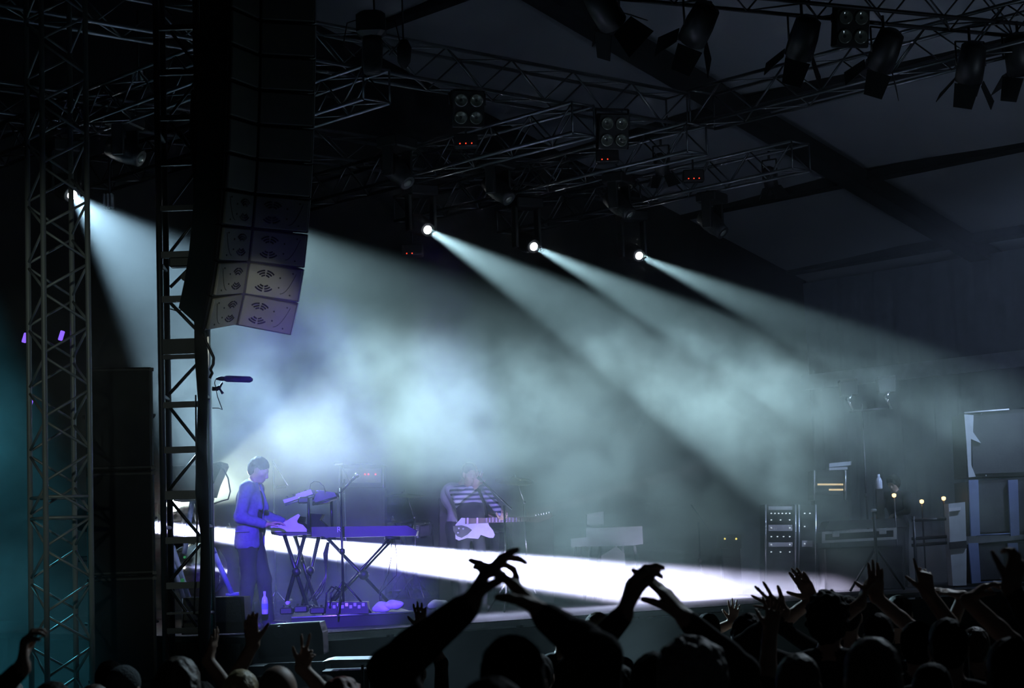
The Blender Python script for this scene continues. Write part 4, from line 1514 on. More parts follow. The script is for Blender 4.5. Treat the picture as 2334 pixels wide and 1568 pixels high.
G().tube([P(x, y, 23.2) for x, y in ((1100, 1098), (1094, 1092), (1089, 1087))], [.014, .02, .024], 10).obj('microphone_head', 'black_tube', p_, True, True)

# ---- organ and keyboards right of centre
og = thing('organ', 'hazy grey electric organ on splayed legs right of centre', 'keyboard', P(1400, 1300, 25.5))
slab([(1336, 1204), (1464, 1200), (1466, 1240), (1440, 1244), (1336, 1246)], 25.5, 26.0).obj('body', 'synth_grey', og, world=True)
slab([(1380, 1202), (1464, 1199), (1464, 1204), (1380, 1207)], 25.47, 25.6).obj('top_edge', 'white_panel', og, world=True)
for (x0, x1, Y) in ((1345, 1332, 25.55), (1368, 1356, 25.55), (1418, 1432, 25.55), (1446, 1466, 25.55)):
    rod(og, 'leg', P(x0, 1244, Y), P(x1, 1369, Y), .02, 'black_tube' if x0 < 1400 else 'chrome')
slab([(1302, 1228), (1338, 1224), (1338, 1244), (1302, 1247)], 25.4, 25.8).obj('side_box', 'synth_grey', og, world=True)
for x in (1311, 1322):
    rod(og, 'pedal_rod', P(x, 1246, 25.5), P(x, 1268, 25.5), .02, 'black_tube', 8)
sp = thing('preamp_box', 'square grey preamp box standing on the organ', 'amplifier', P(1355, 1204, 25.6))
slab([(1338, 1172), (1376, 1165), (1376, 1203), (1338, 1204)], 25.6, 25.95).obj('case', 'synth_grey', sp, world=True)
slab([(1341, 1175), (1372, 1170), (1372, 1177), (1341, 1182)], 25.59, 25.6).obj('front_panel', 'white_panel', sp, world=True)
w3 = thing('wedge_monitor', 'sloping floor monitor under the organ', 'loudspeaker', P(1400, 1390, 25.0))
slab([(1370, 1268), (1405, 1245), (1424, 1262), (1426, 1371), (1372, 1373)], 25.1, 25.45).obj('cabinet', 'cab_body', w3, world=True)
p_, t_ = pole_stand('microphone_stand', 'thin tall boom microphone stand right of the organ', 'microphone stand', 1597, 26.2, 1190, SZ, .012)
rod(p_, 'boom', P(1575, 1150, 26.2), P(1620, 1215, 26.2), .01, 'black_tube')
for x in (1652, 1678):
    pass
fx2 = thing('control_box', 'small control box with two yellow lights in the haze', 'control box', P(1665, 1240, 27.5))
slab(rect(1640, 1218, 1690, 1250), 27.5, 27.8).obj('case', 'black_paint', fx2, world=True)
for x in (1652, 1678):
    G().lathe([(.014, 0), (.014, .008), (.006, .012)], P(x, 1228, 27.49), look((0, -1, 0)), 8).obj('indicator', 'led_yellow', fx2, world=True)
pz = P(1665, 1250, 27.65)
G().box((pz.x, pz.y, (pz.z + SZ) / 2), (.25, .25, pz.z - SZ)).obj('stand', 'black_paint', fx2, world=True)


# ---- equipment racks at stage left
def rack(x0, y0, x1, y1, Y, label, units):
    root = thing('equipment_rack', label, 'rack', P((x0 + x1) / 2, y1, Y), 0, 'equipment racks')
    slab(rect(x0, y0, x1, y1), Y, Y + .5).obj('case', 'black_paint', root, world=True)
    for x in (x0 + 3, x1 - 3):
        rod(root, 'corner_rail', P(x, y0, Y - .01), P(x, y1, Y - .01), .014, 'silver_trim', 6)
    for (ya, yb, m, leds) in units:
        slab(rect(x0 + 10, ya, x1 - 10, yb), Y - .015, Y).obj('rack_unit', m, root, world=True)
        for j in range(leds):
            G().bbox(P(x0 + 16 + j * (x1 - x0 - 32) / max(leds - 1, 1), (ya + yb) / 2, Y - .02), (.022, .012, .016), .003).obj('indicator', 'led_white', root, world=True)
    return root


rack(1742, 1150, 1816, 1345, 28.0, 'tall dark equipment rack at the left of the monitor position',
     [(1154, 1162, 'synth_grey', 0), (1166, 1174, 'steel_dark', 6), (1180, 1190, 'steel_dark', 3), (1196, 1210, 'synth_grey', 2), (1218, 1228, 'steel_dark', 4), (1236, 1246, 'synth_grey', 2), (1252, 1264, 'steel_dark', 3)])
rack(1818, 1150, 1862, 1342, 28.2, 'narrow dark equipment rack beside the taller one',
     [(1160, 1180, 'steel_dark', 2), (1190, 1210, 'steel_dark', 1), (1232, 1246, 'synth_grey', 1)])
tpr = rack(1853, 1072, 1930, 1140, 28.9, 'small rack glowing amber above the flight case',
           [(1076, 1086, 'steel_dark', 0), (1088, 1098, 'steel_dark', 0), (1120, 1128, 'steel_dark', 0)])
slab(rect(1864, 1102, 1922, 1106), 28.87, 28.9).obj('light_strip', 'led_panel', tpr, world=True)
slab(rect(1890, 1114, 1922, 1118), 28.87, 28.9).obj('light_strip', 'led_panel', tpr, world=True)
pz = P(1890, 1140, 29.1)
G().box((pz.x, pz.y, (pz.z + SZ) / 2), (.5, .4, pz.z - SZ)).obj('base', 'black_paint', tpr, world=True)
lp = thing('laptop', 'pale open laptop on top of the amber rack', 'laptop', P(1915, 1072, 28.9))
slab([(1890, 1056), (1942, 1051), (1940, 1060), (1890, 1065)], 29.0, 29.02).obj('screen', 'pale_case', lp, world=True)
slab([(1890, 1066), (1932, 1064), (1932, 1070), (1890, 1072)], 28.9, 29.05).obj('keyboard_deck', 'pale_case', lp, world=True)
fcs = thing('flight_case', 'long black flight case with bright silver edges and latches', 'case', P(1960, 1235, 27.0))
slab([(1876, 1215), (2042, 1205), (2042, 1229), (1876, 1237)], 27.0, 27.6).obj('panel', 'black_paint', fcs, world=True)
slab([(1874, 1212), (2044, 1202), (2044, 1208), (1874, 1218)], 26.97, 27.0).obj('edge_trim', 'silver_trim', fcs, world=True)
slab([(1874, 1232), (2044, 1223), (2044, 1229), (1874, 1238)], 26.97, 27.0).obj('edge_trim', 'silver_trim', fcs, world=True)
slab(rect(1874, 1213, 1881, 1237), 26.965, 27.0).obj('edge_trim', 'silver_trim', fcs, world=True)
slab(rect(2037, 1203, 2044, 1228), 26.965, 27.0).obj('edge_trim', 'silver_trim', fcs, world=True)
for x, y in ((1905, 1217), (2012, 1211)):
    G().bbox(P(x, y, 26.95), (.1, .03, .08), .01).obj('latch', 'silver_trim', fcs, world=True)
pz = P(1960, 1236, 27.3)
fct = thing('monitor_table', 'dark draped table under the silver edged flight case', 'table', (pz.x, pz.y, SZ))
G().bbox((0, 0, (pz.z - SZ) / 2 - .03), (1.1, .55, pz.z - SZ - .06), .02).obj('drape', 'black_matte', fct)
mcn = thing('mixing_console', 'dark mixing console behind the flight case', 'mixer', P(1985, 1205, 27.9))
slab([(1880, 1208), (1890, 1188), (2060, 1180), (2070, 1200)], 27.8, 28.5).obj('body', 'black_paint', mcn, world=True)
for j in range(8):
    G().bbox(P(1900 + j * 20, 1190 - j * .8, 27.85), (.06, .02, .02), .004).obj('fader_bank', 'steel_dark', mcn, world=True)
pz = P(1975, 1205, 28.1)
G().box((pz.x, pz.y, (pz.z + SZ) / 2), (1.0, .5, pz.z - SZ - .02)).obj('base', 'black_matte', mcn, world=True)
for j, (px, py, Y, lab) in enumerate(((1937, 885, 28.8, 'left of two bright edged floodlights on a tall stand'), (2023, 878, 28.8, 'right of two bright edged floodlights on a tall stand'))):
    fl = thing('floodlight', lab, 'stage lamp', P(px, py, Y), 0, 'floodlights on the tall stand')
    slab([(px - 22, py - 16), (px + 18, py - 20), (px + 18, py + 14), (px - 18, py + 18)], Y, Y + .22).obj('housing', 'black_paint', fl, world=True)
    slab([(px - 22, py - 19), (px + 18, py - 23), (px + 18, py - 19), (px - 22, py - 14)], Y - .02, Y + .2).obj('reflector_edge', 'chrome', fl, world=True)
    G().tube([P(px + 5, py + 14, Y - .03), P(px - 4, py + 26, Y - .03), P(px + 2, py + 36, Y - .03), P(px + 8, py + 52, Y)], [.02, .04, .03, .02]).obj('bracket', 'chrome', fl, True, True)
tsd, t_ = pole_stand('light_stand', 'tall thin stand carrying the two floodlights', 'stand', 1984, 28.85, 920, SZ, .016)
rod(tsd, 'cross_bar', P(1936, 938, 28.85), P(2034, 930, 28.85), .02, 'black_tube')
tsd, t_ = pole_stand('tripod_stand', 'pale topped tripod stand in front of the flight case', 'stand', 1999, 26.4, 1166, SZ, .022, m='black_tube', spread=.42, legh=.6)
G().lathe([(.03, 0), (.04, .01), (.04, .03), (.02, .04)], t_, None, 12).obj('cup', 'pale_case', tsd, True, True)
bt = thing('drink_bottle', 'small pale bottle standing beside the engineer', 'bottle', P(2004, 1112, 28.6))
G().lathe([(.04, -.02), (.05, 0), (.05, .1), (.04, .13), (.02, .16), (.02, .2)], (0, 0, 0), None, 12).obj('body', 'plastic_bottle', bt, True)
pz = P(2004, 1116, 28.6)
G().box((pz.x, pz.y, (pz.z + SZ) / 2), (.1, .1, pz.z - SZ)).obj('stand', 'black_paint', bt, world=True)
for j, (px, py, lab) in enumerate(((2038, 1131, 'small amber console lamp in front of the engineer'), (2101, 1145, 'small dim amber console lamp right of the engineer'), (2151, 1138, 'small bright amber console lamp nearest the right stack'))):
    gl = thing('console_lamp', lab, 'lamp', P(px, py, 27.7), 0, 'console lamps')
    G().lathe([(.008, -.02), (.03, 0), (.03, .03), (.01, .04)], (0, 0, 0), None, 10).obj('bulb', 'led_amber', gl, True)
    pz = P(px, py, 27.7)
    rod(gl, 'stem', (pz.x, pz.y, SZ + .02), (pz.x, pz.y, pz.z), .012, 'black_tube', 8)
rl = thing('guard_rail', 'dark rail of pale bars beside the monitor position', 'railing', P(2130, 1300, 27.2))
for (y0, y1) in ((1186, 1182), (1228, 1222), (1243, 1236)):
    rod(rl, 'bar', P(2078, y0, 27.2), P(2172, y1, 27.2), .022, 'steel_dark', 8)
for x in (2082, 2168):
    p0 = P(x, 1180, 27.2)
    rod(rl, 'post', (p0.x, p0.y, SZ), (p0.x, p0.y, p0.z + .02), .022, 'steel_dark', 8)

# ---- loudspeaker stack at the far side
stk = thing('post_case', 'pale tall narrow case left of the far loudspeaker stack', 'case', P(2185, 1330, 27.0))
slab([(2162, 1148), (2200, 1144), (2203, 1250), (2203, 1334), (2172, 1335), (2166, 1250)], 27.0, 27.3).obj('case', 'pale_case', stk, world=True)
slab([(2164, 1236), (2203, 1232), (2204, 1248), (2165, 1252)], 26.97, 27.0).obj('strap', 'steel_dark', stk, world=True)
slab([(2163, 1158), (2190, 1155), (2190, 1163), (2163, 1166)], 26.97, 27.0).obj('label_plate', 'white_panel', stk, world=True)
for i, (y0, y1, lab) in enumerate(((938, 1088, 'black loudspeaker with a pale lit side, top of the far right stack'), (1094, 1222, 'middle loudspeaker of the far right stack with blue posts'), (1238, 1330, 'bottom loudspeaker of the far right stack with blue posts'))):
    fs = thing('stack_speaker', lab, 'loudspeaker', P(2280, y1, 27.2), 0, 'far right loudspeaker stack')
    slab([(2198 + i * 6, y0 + 4), (2400, y0 - 12), (2400, y1 - 6), (2204 + i * 6, y1)], 27.2, 28.0).obj('cabinet', 'cab_body', fs, world=True)
    slab([(2214 + i * 6, y0 + 10), (2390, y0 - 2), (2390, y1 - 14), (2218 + i * 6, y1 - 8)], 27.18, 27.2).obj('grille', 'amp_grille', fs, world=True)
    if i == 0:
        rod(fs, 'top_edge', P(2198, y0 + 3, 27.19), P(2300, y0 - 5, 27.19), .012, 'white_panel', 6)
        slab([(2198, y0 + 6), (2219, y0 + 8), (2218, 985), (2236, 1010), (2222, 1004), (2213, 1000), (2214, 1060), (2224, 1086), (2208, 1088), (2203, 1010)], 27.15, 27.18).obj('light_spill', 'pale_case', fs, world=True)  # pale shape stands in for light spilling down the cabinet
        for x, y in ((2237, 944), (2247, 1084)):
            G().lathe([(.012, 0), (.012, .01), (.006, .014)], P(x, y, 27.17), look((0, -1, 0)), 8).obj('corner_bolt', 'chrome', fs, world=True)
    else:
        for x in (2208, 2298):
            slab([(x, y0), (x + 22, y0 - 1), (x + 24 + i * 2, y1 - 2), (x + 4 + i * 2, y1)], 27.12, 27.18).obj('corner_post', 'blue_post', fs, world=True)
        rod(fs, 'cross_rail', P(2226, y1 - 2, 27.15), P(2304, y1 - 6, 27.15), .012, 'blue_post', 6)

# ------------------------------------------------------------------ keyboard player
kp = P(574, 1432, 20.35)
KM = Matrix.Translation((kp.x, kp.y, SZ)) @ Matrix.Rotation(math.radians(-99), 4, 'Z')
KI = KM.inverted()
s = 1.035
b = Body()
torso_legs(b, s, tags=(0, 0, 0), leg=((.02, .16), (0, -.05)), lean=.03)
hc_ = V3((0, .105, 1.60)) * s
R = frame(0, .42)
b.cone(V3((0, .02, 1.43)) * s, V3((0, .075, 1.56)) * s, .058 * s, .054 * s, .03)
head(b, hc_, R, 0, s * 1.02)
ARM = {}
for sg, w, t in ((1, (606, 1196, 20.12), (640, 1188, 20.16)), (-1, (648, 1190, 20.75), (680, 1186, 20.8))):
    sh = V3((sg * .19, .03, 1.42)) * s
    wr, tp = V3(KI @ P(*w)), V3(KI @ P(*t))
    el, wr = ik(sh, wr, .30 * s, .27 * s, V3((sg * .35, -.8, -.5)))
    b.cone(sh, el, .048 * s, .042 * s, .03)
    b.cone(el, wr, .042 * s, .028 * s, .02)
    u = nrm(tp - wr)
    hand(b, wr, u, V3((0, -.1, -1)), -1 if sg > 0 else 1, .28, .12, 0, s * 1.05, .15)
    ARM[sg] = (sh, el, wr)
# which side the thumb lies on is settled by the palm facing down and the thumbs pointing inward
kpl = skin_obj('person', b, ['skin'], None, KM, coarse=.02, fine=.007)
tag(kpl, 'keyboard player in a pale jacket and black trousers looking down at the keys', 'person')
h = hair_cap(hc_, R, 'crop', s * 1.06)
skin_obj('hair', h, ['hair_dark'], kpl, coarse=.009, noise=.004, nfreq=140, hairlike=True)
j = Body()
j.ell(V3((0, .02, 1.31)) * s, V3((.20, .138, .17)) * s, .05)
j.cone(V3((0, .02, 1.30)) * s, V3((0, -.005, .88)) * s, .135 * s, .158 * s, .06, 0, False, (1.3, .95))
j.cone(V3((-.16, .03, 1.425)) * s, V3((.16, .03, 1.425)) * s, .074 * s, .074 * s, .05)
j.cone(V3((-.05, -.005, 1.485)) * s, V3((.05, -.005, 1.485)) * s, .03 * s, .03 * s, .05)
for sg in (-1, 1):
    sh, el, wr = ARM[sg]
    j.cone(sh, el, .070 * s, .060 * s, .03)
    j.cone(el, el + (wr - el) * .9, .059 * s, .046 * s, .03)
j.cut(V3((0, .02, .70)) * s, V3((.4, .4, .125)) * s, .01)
j.cut(V3((0, .16, 1.15)) * s, V3((.10, .17, .48)) * s, .015)
for sg in (-1, 1):
    j.cone(V3((sg * .05, .10, 1.47)) * s, V3((sg * .105, .155, 1.22)) * s, .016 * s, .024 * s, .012)
    j.ell(V3((sg * .14, .02, 1.0)) * s, V3((.05, .10, .10)) * s, .05)
j.cut(V3((0, .06, 1.56)) * s, V3((.066, .075, .09)) * s, .01)
jo = skin_obj('jacket', j, ['jacket'], kpl, coarse=.014, noise=.003, nfreq=34)
MW[jo] = KM
for i in range(2):
    c = V3((.205 * s, .03, 1.04 * s - i * .0))
G().bbox((.222 * s, -.01, .99 * s), (.012, .15, .018), .004).obj('pocket_flap', 'jacket', jo)
tsh = Body()
tsh.ell(V3((0, .02, 1.30)) * s, V3((.182, .124, .16)) * s, .05)
tsh.cone(V3((0, .01, 1.25)) * s, V3((0, 0, .98)) * s, .125 * s, .130 * s, .05, 0, False, (1.2, .95))
skin_obj('shirt', tsh, ['shirt_dark'], kpl, coarse=.018)
tr_ = Body()
tr_.ell(V3((0, 0, .99)) * s, V3((.182, .132, .13)) * s, .05)
for i, sg in enumerate((-1, 1)):
    fx_, fy = ((.02, .16), (0, -.05))[i]
    hip, knee, ank = V3((sg * .09, 0, .93)) * s, V3((sg * .10 + fx_ * .5, .03 + fy * .5, .50)) * s, V3((sg * .10 + fx_, -.01 + fy, .07)) * s
    tr_.cone(hip, knee, .105 * s, .076 * s, .04)
    tr_.cone(knee, ank, .075 * s, .064 * s, .03)
skin_obj('trousers', tr_, ['trousers'], kpl, coarse=.018, noise=.003, nfreq=30)
for i, sg in enumerate((-1, 1)):
    fx_, fy = ((.02, .16), (0, -.05))[i]
    sh_ = Body()
    a0 = V3((sg * .10 + fx_, -.01 + fy, .09)) * s
    sh_.cone(a0 + V3((0, -.03, -.04)), a0 + V3((0, .17, -.052)), .05, .042, .02)
    skin_obj('shoe', sh_, ['shoe'], kpl, coarse=.014)

# ------------------------------------------------------------------ guitarist
gp = P(1078, 1390, 23.9)
GM = Matrix.Translation((gp.x, gp.y, SZ)) @ Matrix.Rotation(math.pi + .38, 4, 'Z')
GI = GM.inverted()
s = 1.03
b = Body()
torso_legs(b, s, tags=(1, 2, 3), leg=((-.05, 0), (.05, .03)))
hc_ = V3((0, .03, 1.625)) * s
R = frame(.1, .12)
b.cone(V3((0, -.01, 1.44)) * s, V3((0, .012, 1.58)) * s, .056 * s, .052 * s, .03, 0)
head(b, hc_, R, 0, s)
for sg, w, t, n_, cu in ((1, (1083, 1108, 23.62), (1091, 1082, 23.6), (0, 1, 0), .3), (-1, (1152, 1196, 23.5), (1150, 1176, 23.46), (.2, -.3, 1), .75)):
    sh = V3((sg * .19, 0, 1.425)) * s
    wr, tp = V3(GI @ P(*w)), V3(GI @ P(*t))
    el, wr = ik(sh, wr, .30 * s, .27 * s, V3((sg * .9, .1, -.6)))
    b.cone(sh, el, .060 * s, .052 * s, .03, 1)
    b.cone(el, el + (wr - el) * .75, .050 * s, .042 * s, .02, 1)
    b.cone(el + (wr - el) * .5, wr, .036 * s, .028 * s, .02, 0)
    hand(b, wr, nrm(tp - wr), V3(GI.to_3x3() @ Vector(n_)), 1 if sg < 0 else -1, cu, .1, 0, s * 1.05, .2)
gt = skin_obj('person', b, ['skin', 'striped_jersey', 'trousers', 'shoe'], None, GM, coarse=.018, fine=.007)
tag(gt, 'guitarist in a striped jersey holding one hand up to his face', 'person')
skin_obj('hair', hair_cap(hc_, R, 'short', s), ['hair_brown'], gt, coarse=.01, noise=.004, nfreq=120, hairlike=True)
ap = Body()
ap.ell(V3((0, .045, 1.19)) * s, V3((.178, .115, .13)) * s, .04)
ap.cone(V3((0, .03, 1.2)) * s, V3((0, .01, 1.0)) * s, .125 * s, .13 * s, .05, 0, False, (1.2, .98))
skin_obj('waistcoat', ap, ['shirt_dark'], gt, coarse=.018)
GY = 23.55
gu = thing('electric_guitar', 'white electric guitar with a dark pickguard held across the body', 'guitar', P(1085, 1200, GY))
slab([(1038, 1196), (1052, 1180), (1100, 1184), (1112, 1190), (1116, 1200), (1124, 1209), (1128, 1219), (1124, 1226), (1116, 1226), (1096, 1219), (1090, 1228), (1064, 1226), (1046, 1232), (1038, 1228)], GY, GY + .045).obj('body', 'guitar_white', gu, world=True)
slab([(1032, 1199), (1052, 1197), (1066, 1201), (1076, 1208), (1066, 1218), (1052, 1226), (1042, 1222), (1034, 1212)], GY - .008, GY).obj('pickguard', 'black_paint', gu, world=True)
slab([(1060, 1181), (1212, 1178), (1212, 1188), (1060, 1194)], GY - .014, GY + .012).obj('neck', 'fret_dark', gu, world=True)
for i in range(14):
    x = 1108 + i * 7.6
    slab([(x, 1180), (x + 1, 1180), (x + 1, 1190), (x, 1190)], GY - .018, GY - .012).obj('fret', 'chrome', gu, world=True)
slab([(1212, 1178), (1224, 1175), (1246, 1172), (1258, 1168), (1262, 1176), (1250, 1184), (1232, 1189), (1222, 1192), (1212, 1188)], GY - .01, GY + .012).obj('headstock', 'fret_dark', gu, world=True)
for i in range(6):
    G().lathe([(.01, 0), (.01, .02), (.006, .024)], P(1222 + i * 6, 1176 - i * 1.2, GY), look((0, -.3, 1)), 8).obj('tuner', 'chrome', gu, world=True)
for x, y in ((1046, 1204), (1056, 1205), (1044, 1214)):
    G().lathe([(.014, 0), (.012, .014), (.008, .016)], P(x, y, GY - .01), look((0, -1, 0)), 10).obj('knob', 'white_panel', gu, world=True)
for (x0, x1) in ((1064, 1068), (1086, 1090)):
    slab(rect(x0, 1180, x1, 1195), GY - .022, GY - .014).obj('pickup', 'chrome', gu, world=True)
G().tube([P(1112, 1188, GY + .06), P(1105, 1150, GY + .1), P(1092, 1118, GY + .2), P(1078, 1108, GY + .42)], .018).obj('strap', 'black_matte', gu, True, True)

# ------------------------------------------------------------------ person in a white shirt behind the guitarist
wpn = P(1048, 1390, 24.75)
WM = Matrix.Translation((wpn.x, wpn.y, SZ)) @ Matrix.Rotation(-math.pi / 2 - .5, 4, 'Z')
s = 1.06
b = Body()
torso_legs(b, s, tags=(1, 2, 3), wide=1.12, lean=.05)
b.ell(V3((0, -.05, 1.36)) * s, V3((.19, .13, .17)) * s, .05, 1)
hc_ = V3((0, .20, 1.62)) * s
R = frame(0, .25)
b.cone(V3((0, .05, 1.44)) * s, V3((0, .16, 1.57)) * s, .058 * s, .054 * s, .03, 0)
head(b, hc_, R, 0, s)
for sg in (-1, 1):
    sh = V3((sg * .2, .04, 1.43)) * s
    wr = V3((sg * .1, .42, 1.12)) * s
    el, wr = ik(sh, wr, .3 * s, .27 * s, V3((sg * .5, -.6, -.6)))
    b.cone(sh, el, .07 * s, .058 * s, .03, 1)
    b.cone(el, wr, .045 * s, .03 * s, .02, 0)
    hand(b, wr, V3((-sg * .3, 1, -.1)), V3((0, 0, -1)), -1 if sg > 0 else 1, .5, .1, 0, s, .2)
wo = skin_obj('person', b, ['skin', 'shirt_white', 'trousers', 'shoe'], None, WM, coarse=.018, fine=.008)
tag(wo, 'musician in a white shirt standing hunched behind the guitarist in the haze', 'person')
skin_obj('hair', hair_cap(hc_, R, 'short', s), ['hair_blond'], wo, coarse=.011, noise=.004, nfreq=120, hairlike=True)

# ------------------------------------------------------------------ engineer at the monitor position
ep = P(2058, 1380, 29.35)
EM = Matrix.Translation((ep.x, ep.y, SZ)) @ Matrix.Rotation(math.pi / 2 + .9, 4, 'Z')
s = (P(2040, 1078, 28.9).z - SZ) / 1.775
b = Body()
torso_legs(b, s, tags=(1, 2, 3), lean=.04)
hc_ = V3((0, .09, 1.61)) * s
R = frame(0, .35)
b.cone(V3((0, .02, 1.44)) * s, V3((0, .07, 1.57)) * s, .058 * s, .054 * s, .03, 0)
head(b, hc_, R, 0, s)
for sg in (-1, 1):
    sh = V3((sg * .2, .02, 1.43)) * s
    el, wr = ik(sh, V3((sg * .14, .40, 1.12)) * s, .3 * s, .27 * s, V3((sg * .6, -.6, -.6)))
    b.cone(sh, el, .068 * s, .055 * s, .03, 1)
    b.cone(el, wr, .05 * s, .03 * s, .02, 1)
    hand(b, wr, V3((0, 1, -.25)), V3((0, 0, -1)), -1 if sg > 0 else 1, .3, .1, 0, s, .2)
eo = skin_obj('person', b, ['skin', 'cloth_black', 'trousers', 'shoe'], None, EM, coarse=.02, fine=.009)
tag(eo, 'sound engineer in black bending over the console at stage left', 'person')
skin_obj('hair', hair_cap(hc_, R, 'big', s), ['hair_dark'], eo, coarse=.012, noise=.008, nfreq=80)

# ------------------------------------------------------------------ audience
A = dict
crowd_person(15, 1541, 8.5, 'spectator with pale tousled hair in the bottom left corner', 'short', 'hair_grey')
crowd_person(62, 1588, 6.4, 'spectator at bottom left thrusting one dark sleeved arm up', 'short', 'hair_dark', arms=[A(side='l', w=(52, 1520), t=(54, 1465), sleeve=1, curl=.7, n=(1, .2, 0), th=1)])
crowd_person(118, 1546, 7.4, 'dark haired spectator below the lattice tower', 'short', 'hair_dark')
crowd_person(213, 1552, 8.2, 'low dark head between the lattice tower and the knit hat', 'crop', 'hair_brown')
crowd_person(250, 1500, 10.3, 'spectator with dark hair just behind the round knit hat', 'short', 'hair_dark')
crowd_person(279, 1510, 9.0, 'spectator in a round knit hat right of the lattice tower', 'beanie', 'hair_dark')
crowd_person(404, 1494, 8.0, 'long haired spectator below the ladder tower', 'long', 'hair_brown')
crowd_person(458, 1548, 9.3, 'spectator right of the long haired one raising a flat hand', 'short', 'hair_dark', arms=[A(side='r', w=(474, 1505), t=(495, 1440), curl=.1, spread=.06, n=(-1, .3, 0), th=-1)])
crowd_person(600, 1534, 9.7, 'spectator holding up a loosely closed hand under the violet monitor', 'short', 'hair_dark', arms=[A(side='l', w=(577, 1468), t=(570, 1418), curl=.35, spread=.05, n=(.4, -1, 0), th=1, k=1.1)])
crowd_person(548, 1520, 8.6, 'fair haired spectator left of the bald head', 'short', 'hair_blond')
crowd_person(630, 1504, 7.3, 'bald spectator with a rim lit head at bottom left of centre', 'bald')
crowd_person(694, 1562, 8.9, 'spectator right of the bald head holding two fingers up', 'short', 'hair_dark', arms=[A(side='r', w=(688, 1522), t=(706, 1474), curl=.1, curls=(.05, .05, 1.1, 1.1), spread=.35, n=(.2, -1, 0), th=-1)])
crowd_person(738, 1534, 9.9, 'dark haired spectator beside the red haired one', 'short', 'hair_dark')
crowd_person(776, 1544, 8.0, 'red haired spectator at the bottom', 'curly', 'hair_red')
crowd_person(940, 1484, 11.2, 'spectator raising a single dark hand before the stage edge', 'short', 'hair_dark', arms=[A(side='r', w=(962, 1434), t=(957, 1386), curl=.15, spread=.12, n=(0, 1, 0), th=1)])
crowd_person(890, 1538, 7.7, 'dark spectator under the long raised forearm', 'short', 'hair_dark')
crowd_person(1165, 1436, 5.2, 'large foreground spectator joining both hands above the head', 'short', 'hair_dark', shirt='cloth_black', yaw_=0, thick=1.3, arms=[
    A(side='l', w=(1072, 1376), t=(1108, 1302), dy=.1, sleeve=1, curls=(.26, .55, .75, .8), spread=.3, n=(.9, .1, -.3), th=-1, k=1.1, pole=(-1, .1, -.35), tout=.9),
    A(side='r', w=(1238, 1402), t=(1155, 1318), dy=.12, sleeve=1, curls=(.2, .16, .14, .12), spread=.1, n=(-.5, .0, -.8), th=1, k=1.25, pole=(.5, -.8, -.3))])
crowd_person(1118, 1530, 4.35, 'dark head lowest at the bottom centre under the joined hands', 'short', 'hair_dark')
crowd_person(1281, 1400, 12.9, 'spectator in a cap with a pale strap, left of the blond head', 'cap', 'hair_brown')
crowd_person(1360, 1391, 11.9, 'blond spectator with a lit ear beside the capped one', 'short', 'hair_blond', yaw_=-.5)
crowd_person(1490, 1478, 6.4, 'foreground spectator clapping with cupped hands right of centre', 'short', 'hair_dark', yaw_=0, thick=1.25, arms=[
    A(side='l', w=(1424, 1398), t=(1446, 1300), dy=.1, sleeve=1, curls=(.66, .55, .55, .55), spread=.05, n=(1, .15, -.1), th=-1, k=1.25, pole=(-1, .1, -.4), tout=.2),
    A(side='r', w=(1560, 1408), t=(1502, 1334), dy=.12, sleeve=1, curls=(.14, .16, .2, .22), spread=.12, n=(-.75, .3, -.5), th=1, k=1.25, pole=(1, .1, -.35), tout=.3)])
crowd_person(1574, 1454, 5.5, 'grey curly haired spectator large at the bottom right of centre', 'curly', 'hair_grey')
crowd_person(1690, 1415, 13.6, 'spectator showing a small open hand with four spread fingers', 'short', 'hair_dark', arms=[A(side='l', w=(1671, 1418), t=(1674, 1370), curl=.06, spread=.22, n=(0, 1, 0), th=1)])
crowd_person(1703, 1398, 11.0, 'curly dark haired spectator under the small open hand', 'curly', 'hair_dark')
crowd_person(1690, 1522, 8.3, 'spectator stretching an open hand up on a long bent forearm', 'short', 'hair_dark', arms=[A(side='r', w=(1752, 1412), t=(1764, 1352), curl=.08, spread=.42, n=(0, 1, 0), th=1, k=.95, pole=(-1, 0, -.6))])
crowd_person(1884, 1351, 9.8, 'tall dark haired spectator with one arm stretched to the left', 'big', 'hair_dark', arms=[A(side='l', w=(1786, 1396), t=(1752, 1372), curl=.1, spread=.35, n=(.2, 1, 0), th=-1, sleeve=1, dy=.2)])
crowd_person(1930, 1353, 11.7, 'spectator behind the tall one holding a flat hand out to the left', 'short', 'hair_dark', arms=[A(side='l', w=(1853, 1366), t=(1826, 1318), curl=.12, spread=.04, n=(.3, .4, -.8), th=1, k=1.2)])
crowd_person(2000, 1392, 10.4, 'spectator with a blue wristband and an open upright hand', 'short', 'hair_dark', arms=[
    A(side='r', w=(1998, 1362), t=(1996, 1300), curl=.06, spread=.06, n=(0, 1, 0), th=1, k=1.1, tout=1.1),
    A(side='l', w=(1962, 1376), t=(1974, 1328), curl=.3, spread=.1, n=(1, .2, 0), th=1)])
crowd_person(2047, 1352, 12.3, 'round dark head right of the blue wristband', 'short', 'hair_dark')
crowd_person(2088, 1410, 9.3, 'spectator pointing one finger upward beside the round dark head', 'short', 'hair_dark', arms=[A(side='r', w=(2114, 1350), t=(2106, 1300), curls=(.03, .9, 1.0, 1.0), spread=.1, n=(0, 1, 0), th=1)])
crowd_person(2222, 1424, 10.6, 'spectator holding a lit hand out level to the left', 'short', 'hair_brown', arms=[A(side='l', w=(2198, 1346), t=(2140, 1332), curl=.08, spread=.05, n=(0, .3, -1), th=-1, k=1.1, skin=1)])
